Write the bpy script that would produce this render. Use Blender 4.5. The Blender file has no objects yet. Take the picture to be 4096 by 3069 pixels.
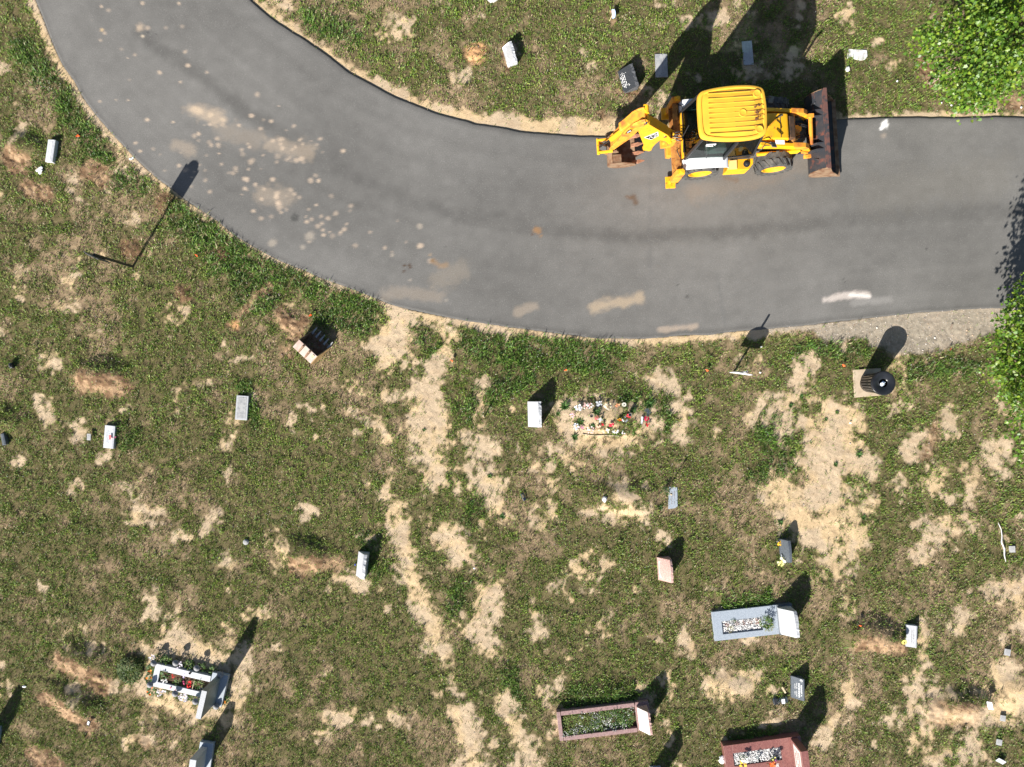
import bpy, bmesh, math, random
import numpy as np
from mathutils import Vector, Matrix

# ------------------------------------------------------------------ camera, sky, sun, exposure
S = bpy.context.scene
C = S.collection
CAM_H = 22.0          # drone height above the ground
F = 2840.0            # focal length in pixels of a 4096 px wide picture
cam = bpy.data.cameras.new("camera")
cam.sensor_width = 36.0
cam.lens = F / 4096 * 36.0
cam.clip_end = 3000
camo = bpy.data.objects.new("camera", cam)
camo.location = (0, 0, CAM_H)
C.objects.link(camo)
S.camera = camo

SUN_EL, SUN_AZ = 30.0, 31.5      # shadows fall 31.5 degrees right of straight up in the picture
w = bpy.data.worlds.new("World")
S.world = w
w.use_nodes = True
nt = w.node_tree
sky = nt.nodes.new("ShaderNodeTexSky")
sky.sky_type = 'NISHITA'
sky.sun_disc = False
sky.sun_elevation = math.radians(SUN_EL)
sky.sun_rotation = math.radians(180 + SUN_AZ)
nt.links.new(sky.outputs[0], nt.nodes["Background"].inputs[0])
nt.nodes["Background"].inputs[1].default_value = 0.05
sl = bpy.data.lights.new("sun", 'SUN')
sl.energy = 5.0
sl.angle = math.radians(0.5)
sl.color = (1.0, 0.955, 0.88)
so = bpy.data.objects.new("sun", sl)
_e, _a = math.radians(SUN_EL), math.radians(SUN_AZ)
so.rotation_euler = Vector((math.sin(_a) * math.cos(_e), math.cos(_a) * math.cos(_e), -math.sin(_e))).to_track_quat('-Z', 'Y').to_euler()
so.location = (-20, -30, 30)
C.objects.link(so)
S.view_settings.view_transform = 'Standard'
S.view_settings.look = 'None'
S.view_settings.exposure = 1.2
S.view_settings.gamma = 1.0

rnd = random.Random(5)
PI = math.pi

def P(u, v, z=0.0):
    """pixel of the 4096 px photograph and a height -> point in the place"""
    k = (CAM_H - z) / F
    return Vector(((u - 2048) * k, (1534.5 - v) * k, z))

# ------------------------------------------------------------------ noise (numpy)
_rg = np.random.default_rng(11)
_tab = _rg.random((16, 256, 256))

def vn(x, y, s=0):
    xi = np.floor(x).astype(np.int64); yi = np.floor(y).astype(np.int64)
    fx = x - xi; fy = y - yi
    fx = fx * fx * (3 - 2 * fx); fy = fy * fy * (3 - 2 * fy)
    t = _tab[s % 16]
    a = t[yi & 255, xi & 255]; b = t[yi & 255, (xi + 1) & 255]
    c = t[(yi + 1) & 255, xi & 255]; d = t[(yi + 1) & 255, (xi + 1) & 255]
    return (a + (b - a) * fx) * (1 - fy) + (c + (d - c) * fx) * fy

def fbm(x, y, s=0, o=4):
    r = 0; a = .5; n = 0
    for i in range(o):
        r = r + a * vn(x, y, s + i); n += a
        x = x * 2.03 + 17.1; y = y * 2.03 + 5.7; a *= .5
    return r / n

def sst(a, b, x):
    t = np.clip((x - a) / (b - a), 0, 1)
    return t * t * (3 - 2 * t)

def seg_d(U, V, a, b):
    dx, dy = b[0] - a[0], b[1] - a[1]
    l2 = dx * dx + dy * dy + 1e-9
    t = np.clip(((U - a[0]) * dx + (V - a[1]) * dy) / l2, 0, 1)
    return np.hypot(U - a[0] - t * dx, V - a[1] - t * dy)

def line_d(U, V, pts):
    d = None
    for a, b in zip(pts[:-1], pts[1:]):
        q = seg_d(U, V, a, b)
        d = q if d is None else np.minimum(d, q)
    return d

def inside(U, V, pts):
    r = np.zeros(U.shape, bool)
    for (x0, y0), (x1, y1) in zip(pts, pts[1:] + pts[:1]):
        if y0 == y1: continue
        c = ((y0 > V) != (y1 > V)) & (U < (x1 - x0) * (V - y0) / (y1 - y0) + x0)
        r ^= c
    return r

def poly_sd(U, V, pts):      # positive inside
    d = line_d(U, V, pts + pts[:1])
    return np.where(inside(U, V, pts), d, -d)

# ------------------------------------------------------------------ materials
def nodes(name):
    m = bpy.data.materials.new(name); m.use_nodes = True
    return m, m.node_tree.nodes, m.node_tree.links, m.node_tree.nodes["Principled BSDF"]

def mat(name, c, rough=.6, metal=0., c2=None, scale=8., lo=.4, hi=.65, bump=0., bscale=None, spec=.5, detail=6, c3=None, s3=60., lo3=.55, hi3=.7):
    m, N, L, b = nodes(name)
    b.inputs["Roughness"].default_value = rough
    b.inputs["Metallic"].default_value = metal
    b.inputs["Specular IOR Level"].default_value = spec
    tc = N.new("ShaderNodeTexCoord")
    def noise(sc, dt):
        n = N.new("ShaderNodeTexNoise"); n.inputs["Scale"].default_value = sc; n.inputs["Detail"].default_value = dt
        L.new(tc.outputs["Object"], n.inputs["Vector"]); return n
    def step(n, a, z):
        r = N.new("ShaderNodeMapRange"); r.inputs[1].default_value = a; r.inputs[2].default_value = z
        L.new(n.outputs["Fac"], r.inputs[0]); return r.outputs[0]
    col = None
    if c2:
        x = N.new("ShaderNodeMix"); x.data_type = 'RGBA'
        x.inputs[6].default_value = (*c, 1); x.inputs[7].default_value = (*c2, 1)
        L.new(step(noise(scale, detail), lo, hi), x.inputs[0]); col = x.outputs[2]
    if c3:
        y = N.new("ShaderNodeMix"); y.data_type = 'RGBA'
        if col: L.new(col, y.inputs[6])
        else: y.inputs[6].default_value = (*c, 1)
        y.inputs[7].default_value = (*c3, 1)
        L.new(step(noise(s3, 3), lo3, hi3), y.inputs[0]); col = y.outputs[2]
    if col: L.new(col, b.inputs["Base Color"])
    else: b.inputs["Base Color"].default_value = (*c, 1)
    if bump:
        bp = N.new("ShaderNodeBump"); bp.inputs["Strength"].default_value = bump; bp.inputs["Distance"].default_value = .02
        L.new(noise(bscale or scale * 4, 5).outputs["Fac"], bp.inputs["Height"]); L.new(bp.outputs[0], b.inputs["Normal"])
    return m

def vmat(name, rough=.8, trans=0., spec=.3, sp=0., sscale=60., bump=0., bdist=.02, vor=None):
    """colour from the mesh attribute Col, broken up by fine noise"""
    m, N, L, b = nodes(name)
    b.inputs["Roughness"].default_value = rough
    b.inputs["Specular IOR Level"].default_value = spec
    at = N.new("ShaderNodeAttribute"); at.attribute_name = "Col"
    col = at.outputs["Color"]
    tc = N.new("ShaderNodeTexCoord")
    if sp:
        n = N.new("ShaderNodeTexNoise"); n.inputs["Scale"].default_value = sscale; n.inputs["Detail"].default_value = 5
        n.inputs["Roughness"].default_value = .75
        L.new(tc.outputs["Object"], n.inputs["Vector"])
        r = N.new("ShaderNodeMapRange"); r.inputs[1].default_value = .25; r.inputs[2].default_value = .75
        r.inputs[3].default_value = 1 - sp; r.inputs[4].default_value = 1 + sp
        L.new(n.outputs["Fac"], r.inputs[0])
        x = N.new("ShaderNodeVectorMath"); x.operation = 'SCALE'
        L.new(col, x.inputs[0]); L.new(r.outputs[0], x.inputs["Scale"]); col = x.outputs[0]
        if bump:
            bp = N.new("ShaderNodeBump"); bp.inputs["Strength"].default_value = bump; bp.inputs["Distance"].default_value = bdist
            L.new(n.outputs["Fac"], bp.inputs["Height"]); L.new(bp.outputs[0], b.inputs["Normal"])
    if vor:                      # pale grit
        vo = N.new("ShaderNodeTexVoronoi"); vo.inputs["Scale"].default_value = vor[0]
        L.new(tc.outputs["Object"], vo.inputs["Vector"])
        r2 = N.new("ShaderNodeMapRange"); r2.inputs[1].default_value = vor[1]; r2.inputs[2].default_value = vor[1] * .6
        L.new(vo.outputs["Distance"], r2.inputs[0])
        sx = N.new("ShaderNodeSeparateColor"); L.new(vo.outputs["Color"], sx.inputs[0])
        th = N.new("ShaderNodeMath"); th.operation = 'GREATER_THAN'; th.inputs[1].default_value = vor[2]
        L.new(sx.outputs[0], th.inputs[0])
        mu = N.new("ShaderNodeMath"); mu.operation = 'MULTIPLY'
        L.new(r2.outputs[0], mu.inputs[0]); L.new(th.outputs[0], mu.inputs[1])
        mx = N.new("ShaderNodeMix"); mx.data_type = 'RGBA'
        L.new(mu.outputs[0], mx.inputs[0]); L.new(col, mx.inputs[6]); mx.inputs[7].default_value = (*vor[3], 1)
        col = mx.outputs[2]
    L.new(col, b.inputs["Base Color"])
    if trans:
        t = N.new("ShaderNodeBsdfTranslucent"); L.new(col, t.inputs["Color"])
        ms = N.new("ShaderNodeMixShader"); ms.inputs[0].default_value = trans
        L.new(b.outputs[0], ms.inputs[1]); L.new(t.outputs[0], ms.inputs[2])
        L.new(ms.outputs[0], N["Material Output"].inputs[0])
    return m

def glass(name, tint, fac=.12):
    m, N, L, b = nodes(name)
    t = N.new("ShaderNodeBsdfTransparent"); t.inputs[0].default_value = (*tint, 1)
    g = N.new("ShaderNodeBsdfGlossy"); g.inputs["Roughness"].default_value = .03
    x = N.new("ShaderNodeMixShader"); x.inputs[0].default_value = fac
    L.new(t.outputs[0], x.inputs[1]); L.new(g.outputs[0], x.inputs[2]); L.new(x.outputs[0], N["Material Output"].inputs[0])
    return m

M = {}
M['ground'] = vmat("ground_soil", .95, 0, .1, .34, 45, .9, .03)
M['asphalt'] = vmat("asphalt", .85, 0, .25, .34, 38, .5, .01, (30, .26, .84, (.24, .235, .22)))
M['grass'] = vmat("grass_blades", .5, .22, .35)
M['leaf'] = vmat("maple_leaf", .42, .38, .5)
M['vcol'] = vmat("petals", .6, .15, .3)
M['pebble'] = vmat("pebble_stone", .7, 0, .4)
M['yellow'] = mat("yellow_paint", (.80, .40, .012), .38, 0, (.70, .30, .02), 3, .45, .75, .05, 30, .5, 6, (.30, .12, .03), 9, .66, .74)
M['roofyel'] = mat("roof_yellow", (.72, .40, .035), .42, 0, (.64, .34, .035), 2.2, .4, .7, .03, 20)
M['orange'] = mat("weathered_orange", (.72, .29, .03), .5, 0, (.42, .13, .035), 4, .45, .66, .1, 30, .4, 6, (.75, .42, .06), 7, .58, .7)
M['rust'] = mat("rusty_steel", (.27, .11, .03), .8, 0, (.40, .20, .05), 6, .4, .65, .3, 40, .3, 8, (.12, .05, .02), 14, .55, .7)
M['rustbuck'] = mat("worn_bucket_steel", (.25, .17, .11), .7, .2, (.16, .08, .045), 7, .4, .65, .25, 50, .3, 8)
M['tooth'] = mat("rusty_tooth", (.36, .17, .10), .7, .1, (.20, .09, .05), 12)
M['blacksteel'] = mat("black_bucket_steel", (.032, .035, .042), .5, .2, (.06, .05, .05), 5, .45, .7, .2, 30, .5, 8, (.15, .06, .045), 4, .60, .70)
M['rustlip'] = mat("rust_worn_lip", (.12, .055, .045), .75, .1, (.035, .035, .04), 7, .45, .6, .2, 40)
M['black'] = mat("black_plastic", (.018, .019, .022), .45)
M['blackpaint'] = mat("black_gloss_paint", (.012, .013, .016), .28, 0, (.02, .022, .026), 5)
M['tyre'] = mat("tyre_rubber", (.045, .044, .043), .8, 0, (.10, .095, .085), 6, .45, .7, .2, 60)
M['rimyel'] = mat("rim_yellow", (.85, .46, .015), .45, 0, (.7, .33, .02), 5)
M['whitepaint'] = mat("white_panel", (.62, .63, .66), .35, 0, (.5, .5, .52), 4, .5, .7, 0, 1, .5, 6, (.12, .12, .12), 7, .68, .74)
M['chrome'] = mat("chrome_pipe", (.75, .74, .7), .15, 1., (.4, .36, .3), 6)
M['steelrod'] = mat("cylinder_rod", (.06, .06, .065), .25, .8)
M['mirror'] = mat("grey_mirror_shell", (.10, .105, .11), .4)
M['seat'] = mat("pale_seat_cover", (.55, .62, .58), .7)
M['interior'] = mat("cab_interior", (.03, .035, .035), .7)
M['grille'] = mat("dark_rusty_front", (.10, .05, .025), .8, 0, (.04, .025, .015), 6)
M['glass'] = glass("tinted_cab_glass", (.42, .50, .48), .10)
M['clear'] = glass("clear_glass", (.85, .9, .9), .25)
M['granite'] = mat("pale_grey_granite", (.42, .43, .45), .55, 0, (.35, .36, .38), 30, .4, .6, .08, 90, .4, 4, (.24, .24, .25), 160, .60, .68)
M['granitewhite'] = mat("polished_white_granite", (.50, .51, .53), .5, 0, (.42, .43, .46), 18, .4, .6, .04, 90, .5, 4, (.45, .46, .47), 150, .62, .7)
M['rockgranite'] = mat("rough_grey_granite", (.50, .51, .53), .8, 0, (.24, .25, .26), 16, .45, .7, .8, 40, .3)
M['bluegranite'] = mat("blue_grey_granite", (.33, .37, .42), .45, 0, (.27, .31, .36), 25, .4, .6, .05, 90, .5, 4, (.16, .18, .21), 170, .58, .68)
M['midgranite'] = mat("grey_carved_panel", (.30, .305, .315), .6, 0, (.24, .245, .255), 40)
M['darkgranite'] = mat("dark_grey_granite", (.10, .115, .135), .35, 0, (.07, .08, .095), 30, .4, .6, 0, 1, .6)
M['blackgranite'] = mat("black_granite", (.022, .024, .027), .25, 0, (.035, .037, .04), 40, .4, .6, 0, 1, .5)
M['rockblack'] = mat("rough_dark_granite_edge", (.11, .115, .125), .8, 0, (.045, .048, .053), 22, .4, .65, .8, 40, .4)
M['concrete'] = mat("weathered_concrete", (.36, .36, .36), .9, 0, (.25, .255, .265), 9, .4, .65, .2, 60, .2, 6, (.14, .14, .14), 26, .62, .7)
M['whiteslab'] = mat("bleached_slab", (.62, .61, .60), .85, 0, (.40, .39, .38), 8, .5, .7, .3, 50, .2)
M['pad'] = mat("sandy_concrete_pad", (.46, .37, .27), .9, 0, (.38, .30, .21), 6, .4, .65, .1, 60, .2)
M['pink'] = mat("pink_granite", (.50, .33, .29), .6, 0, (.40, .25, .22), 24, .4, .6, .15, 70, .4, 4, (.22, .15, .14), 120, .6, .7)
M['pinkpanel'] = mat("pale_pink_panel", (.62, .56, .53), .5, 0, (.52, .45, .42), 9, .45, .7)
M['mauve'] = mat("mauve_granite", (.30, .19, .18), .6, 0, (.22, .135, .13), 20, .4, .6, .2, 70, .4, 4, (.38, .27, .25), 110, .6, .7)
M['red'] = mat("red_granite", (.25, .105, .09), .3, 0, (.17, .065, .058), 30, .4, .6, 0, 1, .6, 4, (.34, .2, .17), 130, .6, .7)
M['soil'] = mat("dark_soil", (.075, .05, .03), .95, 0, (.12, .08, .05), 12, .4, .65, .8, 40, .1)
M['carvewhite'] = mat("white_lettering", (.82, .82, .82), .6)
M['carvegrey'] = mat("grey_lettering", (.34, .34, .35), .7)
M['carvepale'] = mat("pale_lettering", (.50, .53, .56), .7)
M['wood'] = mat("pale_wood", (.62, .52, .34), .8, 0, (.5, .4, .25), 14)
M['signpost'] = mat("dark_painted_post", (.02, .021, .02), .5, 0, (.05, .05, .048), 14)
M['signback'] = mat("dull_sign_board", (.10, .105, .10), .55, 0, (.05, .053, .05), 6)
M['galv'] = mat("galvanised_pipe", (.55, .57, .60), .35, .5)
M['orangeflag'] = mat("orange_flag", (.85, .10, .015), .6)
M['plastic'] = mat("white_plastic", (.78, .79, .82), .4)
M['greyplas'] = mat("grey_plastic", (.17, .17, .18), .5, 0, (.22, .22, .23), 12)
M['liner'] = mat("dark_bin_liner", (.006, .006, .007), .6)
M['bag'] = mat("crumpled_bag", (.75, .8, .88), .3, 0, (.25, .4, .65), 18, .5, .6)
M['bark'] = mat("young_maple_bark", (.30, .22, .16), .9, 0, (.20, .16, .13), 20, .4, .65, .4, 60, .2)
M['bluecap'] = mat("blue_plastic", (.03, .05, .45), .4)
M['redplaque'] = mat("faded_red_plaque", (.62, .14, .14), .6)
M['blueplaque'] = mat("pale_blue_plaque", (.45, .58, .80), .4)
M['straw'] = mat("dry_twig", (.40, .33, .22), .9)
M['decalblack'] = mat("decal_black", (.012, .012, .012), .4)

# ------------------------------------------------------------------ mesh builder
class MB:
    def __init__(s): s.v = []; s.f = []; s.m = []; s.c = []; s.col = None
    def add(s, vs, fs, m=0, xf=None):
        o = len(s.v)
        for p in vs:
            p = Vector(p)
            if xf is not None: p = xf @ p
            s.v.append(tuple(p)); s.c.append(s.col or (1, 1, 1))
        for q in fs: s.f.append([i + o for i in q]); s.m.append(m)
        return s
    def hexa(s, p, m=0, xf=None):      # p: 4 bottom + 4 top
        return s.add(p, [(3, 2, 1, 0), (4, 5, 6, 7), (0, 1, 5, 4), (1, 2, 6, 5), (2, 3, 7, 6), (3, 0, 4, 7)], m, xf)
    def box(s, c, d, m=0, xf=None):
        x, y, z = c; a, b, h = d[0] / 2, d[1] / 2, d[2] / 2
        return s.hexa([(x - a, y - b, z - h), (x + a, y - b, z - h), (x + a, y + b, z - h), (x - a, y + b, z - h),
                       (x - a, y - b, z + h), (x + a, y - b, z + h), (x + a, y + b, z + h), (x - a, y + b, z + h)], m, xf)
    def bar(s, a, b, wd, h, m=0, up=(0, 0, 1)):   # rectangular bar from a to b
        a = Vector(a); b = Vector(b); d = (b - a); l = d.length; d.normalize()
        y = Vector(up).cross(d)
        if y.length < 1e-4: y = Vector((0, 1, 0)).cross(d)
        y.normalize(); z = d.cross(y)
        X = Matrix(((d.x, y.x, z.x, a.x), (d.y, y.y, z.y, a.y), (d.z, y.z, z.z, a.z), (0, 0, 0, 1)))
        return s.box((l / 2, 0, 0), (l, wd, h), m, X)
    def prism(s, poly, ax, a0, a1, m=0, xf=None):
        def q(p, t): return {'y': (p[0], t, p[1]), 'z': (p[0], p[1], t), 'x': (t, p[0], p[1])}[ax]
        n = len(poly)
        vs = [q(p, a0) for p in poly] + [q(p, a1) for p in poly]
        fs = [list(range(n))[::-1], list(range(n, 2 * n))] + [(i, (i + 1) % n, n + (i + 1) % n, n + i) for i in range(n)]
        return s.add(vs, fs, m, xf)
    def tube(s, pts, r, n=10, m=0, xf=None, caps=True):
        pts = [Vector(p) for p in pts]; k = len(pts)
        rs = r if isinstance(r, (list, tuple)) else [r] * k
        vs = []; fs = []
        for i, p in enumerate(pts):
            d = (pts[min(i + 1, k - 1)] - pts[max(i - 1, 0)]).normalized()
            a = d.cross(Vector((0, 0, 1)))
            if a.length < .05: a = d.cross(Vector((0, 1, 0)))
            a.normalize(); b = d.cross(a)
            for j in range(n):
                t = 2 * PI * j / n
                vs.append(p + (a * math.cos(t) + b * math.sin(t)) * rs[i])
        for i in range(k - 1):
            for j in range(n):
                fs.append((i * n + j, i * n + (j + 1) % n, (i + 1) * n + (j + 1) % n, (i + 1) * n + j))
        if caps: fs += [list(range(n))[::-1], list(range((k - 1) * n, k * n))]
        return s.add(vs, fs, m, xf)
    def lathe(s, prof, c=(0, 0, 0), n=24, m=0, ax='z', xf=None, cap=True):
        vs = []; fs = []; k = len(prof)
        for r, h in prof:
            for j in range(n):
                t = 2 * PI * j / n
                x, y = r * math.cos(t), r * math.sin(t)
                p = {'z': (x, y, h), 'y': (x, h, y), 'x': (h, x, y)}[ax]
                vs.append((p[0] + c[0], p[1] + c[1], p[2] + c[2]))
        for i in range(k - 1):
            for j in range(n):
                fs.append((i * n + j, i * n + (j + 1) % n, (i + 1) * n + (j + 1) % n, (i + 1) * n + j))
        if cap: fs += [list(range(n))[::-1], list(range((k - 1) * n, k * n))]
        return s.add(vs, fs, m, xf)
    def blob(s, c, r, m=0, seed=0, jit=.25, sub=1):
        bm = bmesh.new(); bmesh.ops.create_icosphere(bm, subdivisions=sub, radius=1)
        rr = random.Random(seed)
        bm.verts.ensure_lookup_table()
        vs = [(c[0] + q.co.x * r[0] * (1 + rr.uniform(-jit, jit)), c[1] + q.co.y * r[1] * (1 + rr.uniform(-jit, jit)), c[2] + q.co.z * r[2] * (1 + rr.uniform(-jit, jit))) for q in bm.verts]
        fs = [[x.index for x in f.verts] for f in bm.faces]
        bm.free()
        return s.add(vs, fs, m)
    def build(s, name, ms, parent=None, smooth=False, bevel=0., loc=None, seg=2, recalc=True):
        me = bpy.data.meshes.new(name)
        me.from_pydata(s.v, [], s.f)
        ms = ms if isinstance(ms, (list, tuple)) else [ms]
        for x in ms: me.materials.append(x)
        me.polygons.foreach_set("material_index", s.m)
        if smooth: me.polygons.foreach_set("use_smooth", [True] * len(s.f))
        if s.col is not None:
            a = me.color_attributes.new("Col", 'FLOAT_COLOR', 'POINT')
            a.data.foreach_set("color", [x for q in s.c for x in (q[0], q[1], q[2], 1)])
        if recalc:
            bm = bmesh.new(); bm.from_mesh(me); bmesh.ops.recalc_face_normals(bm, faces=bm.faces); bm.to_mesh(me); bm.free()
        me.update()
        o = bpy.data.objects.new(name, me); C.objects.link(o)
        if parent: o.parent = parent
        if loc is not None: o.location = loc
        if bevel:
            b = o.modifiers.new("bevel", 'BEVEL'); b.width = bevel; b.segments = seg; b.limit_method = 'ANGLE'; b.angle_limit = math.radians(35)
        if smooth:
            try: me.set_sharp_from_angle(angle=math.radians(40))
            except Exception: pass
        return o

def tag(o, label=None, cat=None, group=None, kind=None):
    if label: o["label"] = label
    if cat: o["category"] = cat
    if group: o["group"] = group
    if kind: o["kind"] = kind
    return o

def thing(name, label, cat, loc, rz=0., group=None):
    o = bpy.data.objects.new(name, None); C.objects.link(o)
    o.empty_display_size = .2
    o.location = loc; o.rotation_euler = (0, 0, rz)
    return tag(o, label, cat, group)

def raw_mesh(name, V, Fc, material, col=None, smooth=False, tri=True):
    """big numpy mesh"""
    me = bpy.data.meshes.new(name)
    k = Fc.shape[1]
    me.vertices.add(len(V)); me.vertices.foreach_set("co", V.astype(np.float32).ravel())
    me.loops.add(Fc.size); me.loops.foreach_set("vertex_index", Fc.astype(np.int32).ravel())
    me.polygons.add(len(Fc)); me.polygons.foreach_set("loop_start", np.arange(0, Fc.size, k, dtype=np.int32))
    if smooth: me.polygons.foreach_set("use_smooth", np.ones(len(Fc), bool))
    me.materials.append(material)
    if col is not None:
        a = me.color_attributes.new("Col", 'FLOAT_COLOR', 'POINT')
        c4 = np.ones((len(V), 4), np.float32); c4[:, :3] = col
        a.data.foreach_set("color", c4.ravel())
    me.update(calc_edges=True)
    o = bpy.data.objects.new(name, me); C.objects.link(o)
    return o

_tcache = {}
def text_geo(body, bold=0.0):
    if (body, bold) in _tcache: return _tcache[(body, bold)]
    cu = bpy.data.curves.new("lettering", 'FONT'); cu.body = body; cu.align_x = 'CENTER'; cu.align_y = 'CENTER'
    cu.resolution_u = 2; cu.extrude = .01; cu.offset = bold
    ob = bpy.data.objects.new("lettering", cu); C.objects.link(ob)
    dg = bpy.context.evaluated_depsgraph_get(); dg.update()
    me = bpy.data.meshes.new_from_object(ob.evaluated_get(dg))
    vs = [tuple(q.co) for q in me.vertices]; fs = [list(p.vertices) for p in me.polygons]
    bpy.data.objects.remove(ob); bpy.data.meshes.remove(me); bpy.data.curves.remove(cu)
    if vs:
        x0 = min(q[0] for q in vs); x1 = max(q[0] for q in vs); y0 = min(q[1] for q in vs); y1 = max(q[1] for q in vs)
        vs = [((q[0] - (x0 + x1) / 2) / max(x1 - x0, 1e-6), (q[1] - (y0 + y1) / 2) / max(y1 - y0, 1e-6), q[2] / .01) for q in vs]
    _tcache[(body, bold)] = (vs, fs)
    return vs, fs

def put_text(mb, body, o, ex, ey, wd, h, th=.003, bold=0.02):
    """letters fitted in a wd x h box centred on o, reading along ex with tops along ey"""
    vs, fs = text_geo(body, bold)
    ex = Vector(ex).normalized(); ey = Vector(ey).normalized(); n = ex.cross(ey); o = Vector(o)
    mb.add([o + ex * (q[0] * wd) + ey * (q[1] * h) + n * (th * q[2]) for q in vs], fs)

def put_marks(mb, o, ex, ey, wd, h, th=.003, seed=0):
    """a line of worn, illegible lettering: a row of short strokes"""
    rr = random.Random(seed); ex = Vector(ex).normalized(); ey = Vector(ey).normalized(); n = ex.cross(ey); o = Vector(o)
    x = -wd / 2
    while x < wd / 2:
        l = rr.uniform(.25, .8) * h
        if rr.random() < .8:
            a = o + ex * x + ey * rr.uniform(-.15, .15) * h; hh = h * rr.uniform(.5, 1)
            p = [a - ey * hh / 2, a + ex * l - ey * hh / 2, a + ex * l + ey * hh / 2, a + ey * hh / 2]
            mb.hexa([q for q in p] + [q + n * th for q in p])
        x += l + h * .3

# ------------------------------------------------------------------ lie of the land, traced in photograph pixels
OUT = [(141, -10), (185, 100), (213, 174), (253, 260), (301, 325), (334, 389), (394, 468), (464, 547), (547, 635), (621, 705), (700, 765), (760, 812),
       (867, 877), (927, 928), (1024, 988), (1126, 1041), (1209, 1076), (1284, 1109), (1395, 1148), (1488, 1185), (1557, 1213), (1650, 1241), (1775, 1266),
       (1905, 1285), (2048, 1307), (2187, 1327), (2326, 1345), (2465, 1351), (2581, 1350), (2743, 1341), (2882, 1331), (2975, 1322), (3072, 1312), (3257, 1296),
       (3420, 1278), (3536, 1262), (3628, 1252), (3767, 1241), (3860, 1232), (4046, 1225), (4200, 1220)]
INN = [(990, -10), (1035, 35), (1070, 65), (1140, 116), (1209, 158), (1270, 199), (1325, 241), (1395, 292), (1464, 331), (1525, 366), (1603, 399), (1673, 431), (1742, 457),
       (1812, 475), (1905, 498), (1997, 517), (2141, 535), (2233, 545), (2326, 549), (2433, 547), (2600, 536), (2900, 513), (3150, 492), (3364, 480), (3489, 477),
       (3628, 473), (3767, 473), (3953, 473), (4096, 473), (4200, 473)]
OUT_X = [(60, -330)] + OUT + [(5200, 1190)]
INN_X = [(760, -330)] + INN + [(5200, 470)]
ROADPOLY = OUT_X + INN_X[::-1]

# mounds: px centre, half length and half width in metres, turn in degrees (picture, clockwise), height
MOUNDS = [(405, 1505, 1.15, .62, 6, .34), (1215, 2212, 1.15, .60, 8, .34), (335, 2640, 1.1, .6, 14, .32), (300, 2812, 1.3, .55, 24, .32), (3500, 2540, 1.2, .62, 3, .38),
          (3835, 2815, 1.15, .68, -4, .42), (2430, 1672, 1.35, .7, 2, .28), (2470, 1985, 1.2, .65, 0, .30), (90, 585, .8, .5, 0, .28), (20, 1690, .9, .5, 0, .22),
          (1150, 1285, .48, .36, 25, .14), (1905, 213, .3, .28, 0, .07), (660, 810, .28, .3, 0, .10), (525, 1000, .30, .3, 30, .12), (890, 1018, .25, .36, -20, .10), (735, 1178, .24, .36, -25, .10),
          (2925, 2750, .9, .4, 0, .10), (720, 2730, 1.7, 1.05, 13, .10), (2600, 2010, .4, .6, 0, .12), (2430, 2770, 1.4, .5, -7, .1), (4060, 2760, .7, .6, 0, .2)]

def height(X, Y):
    X = np.asarray(X, float); Y = np.asarray(Y, float)
    U = 2048 + X * F / CAM_H; V = 1534.5 - Y * F / CAM_H
    z = .05 * (fbm(X * .5 + 40, Y * .5 + 40, 3, 3) - .5) + .055 * (fbm(X * 2.2 + 40, Y * 2.2 + 40, 5, 3) - .5)
    for u, v, a, b, r, h in MOUNDS:
        p = P(u, v); t = math.radians(-r); c, s = math.cos(t), math.sin(t)
        dx, dy = X - p.x, Y - p.y
        q = np.hypot((dx * c + dy * s) / a, (-dx * s + dy * c) / b)
        q = q * (1 + .35 * (vn(X * 2.5 + 9, Y * 2.5 + 9, 7) - .5))
        z = z + .62 * h * np.where(q < 1, np.cos(np.minimum(q, 1) * PI / 2) ** 1.4, 0)
    return z

def ground_z(x, y):
    return float(height(np.array([x]), np.array([y]))[0]) * float(_road_keep(np.array([x]), np.array([y]))[0])

def _road_keep(X, Y):
    U = 2048 + X * F / CAM_H; V = 1534.5 - Y * F / CAM_H
    sd = poly_sd(U, V, ROADPOLY)
    return sst(-5, -90, sd)

def G(u, v, dz=0.):
    """point on the ground under a pixel"""
    p = P(u, v)
    for _ in range(2):
        p = P(u, v, ground_z(p.x, p.y))
    return Vector((p.x, p.y, ground_z(p.x, p.y) + dz))

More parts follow.
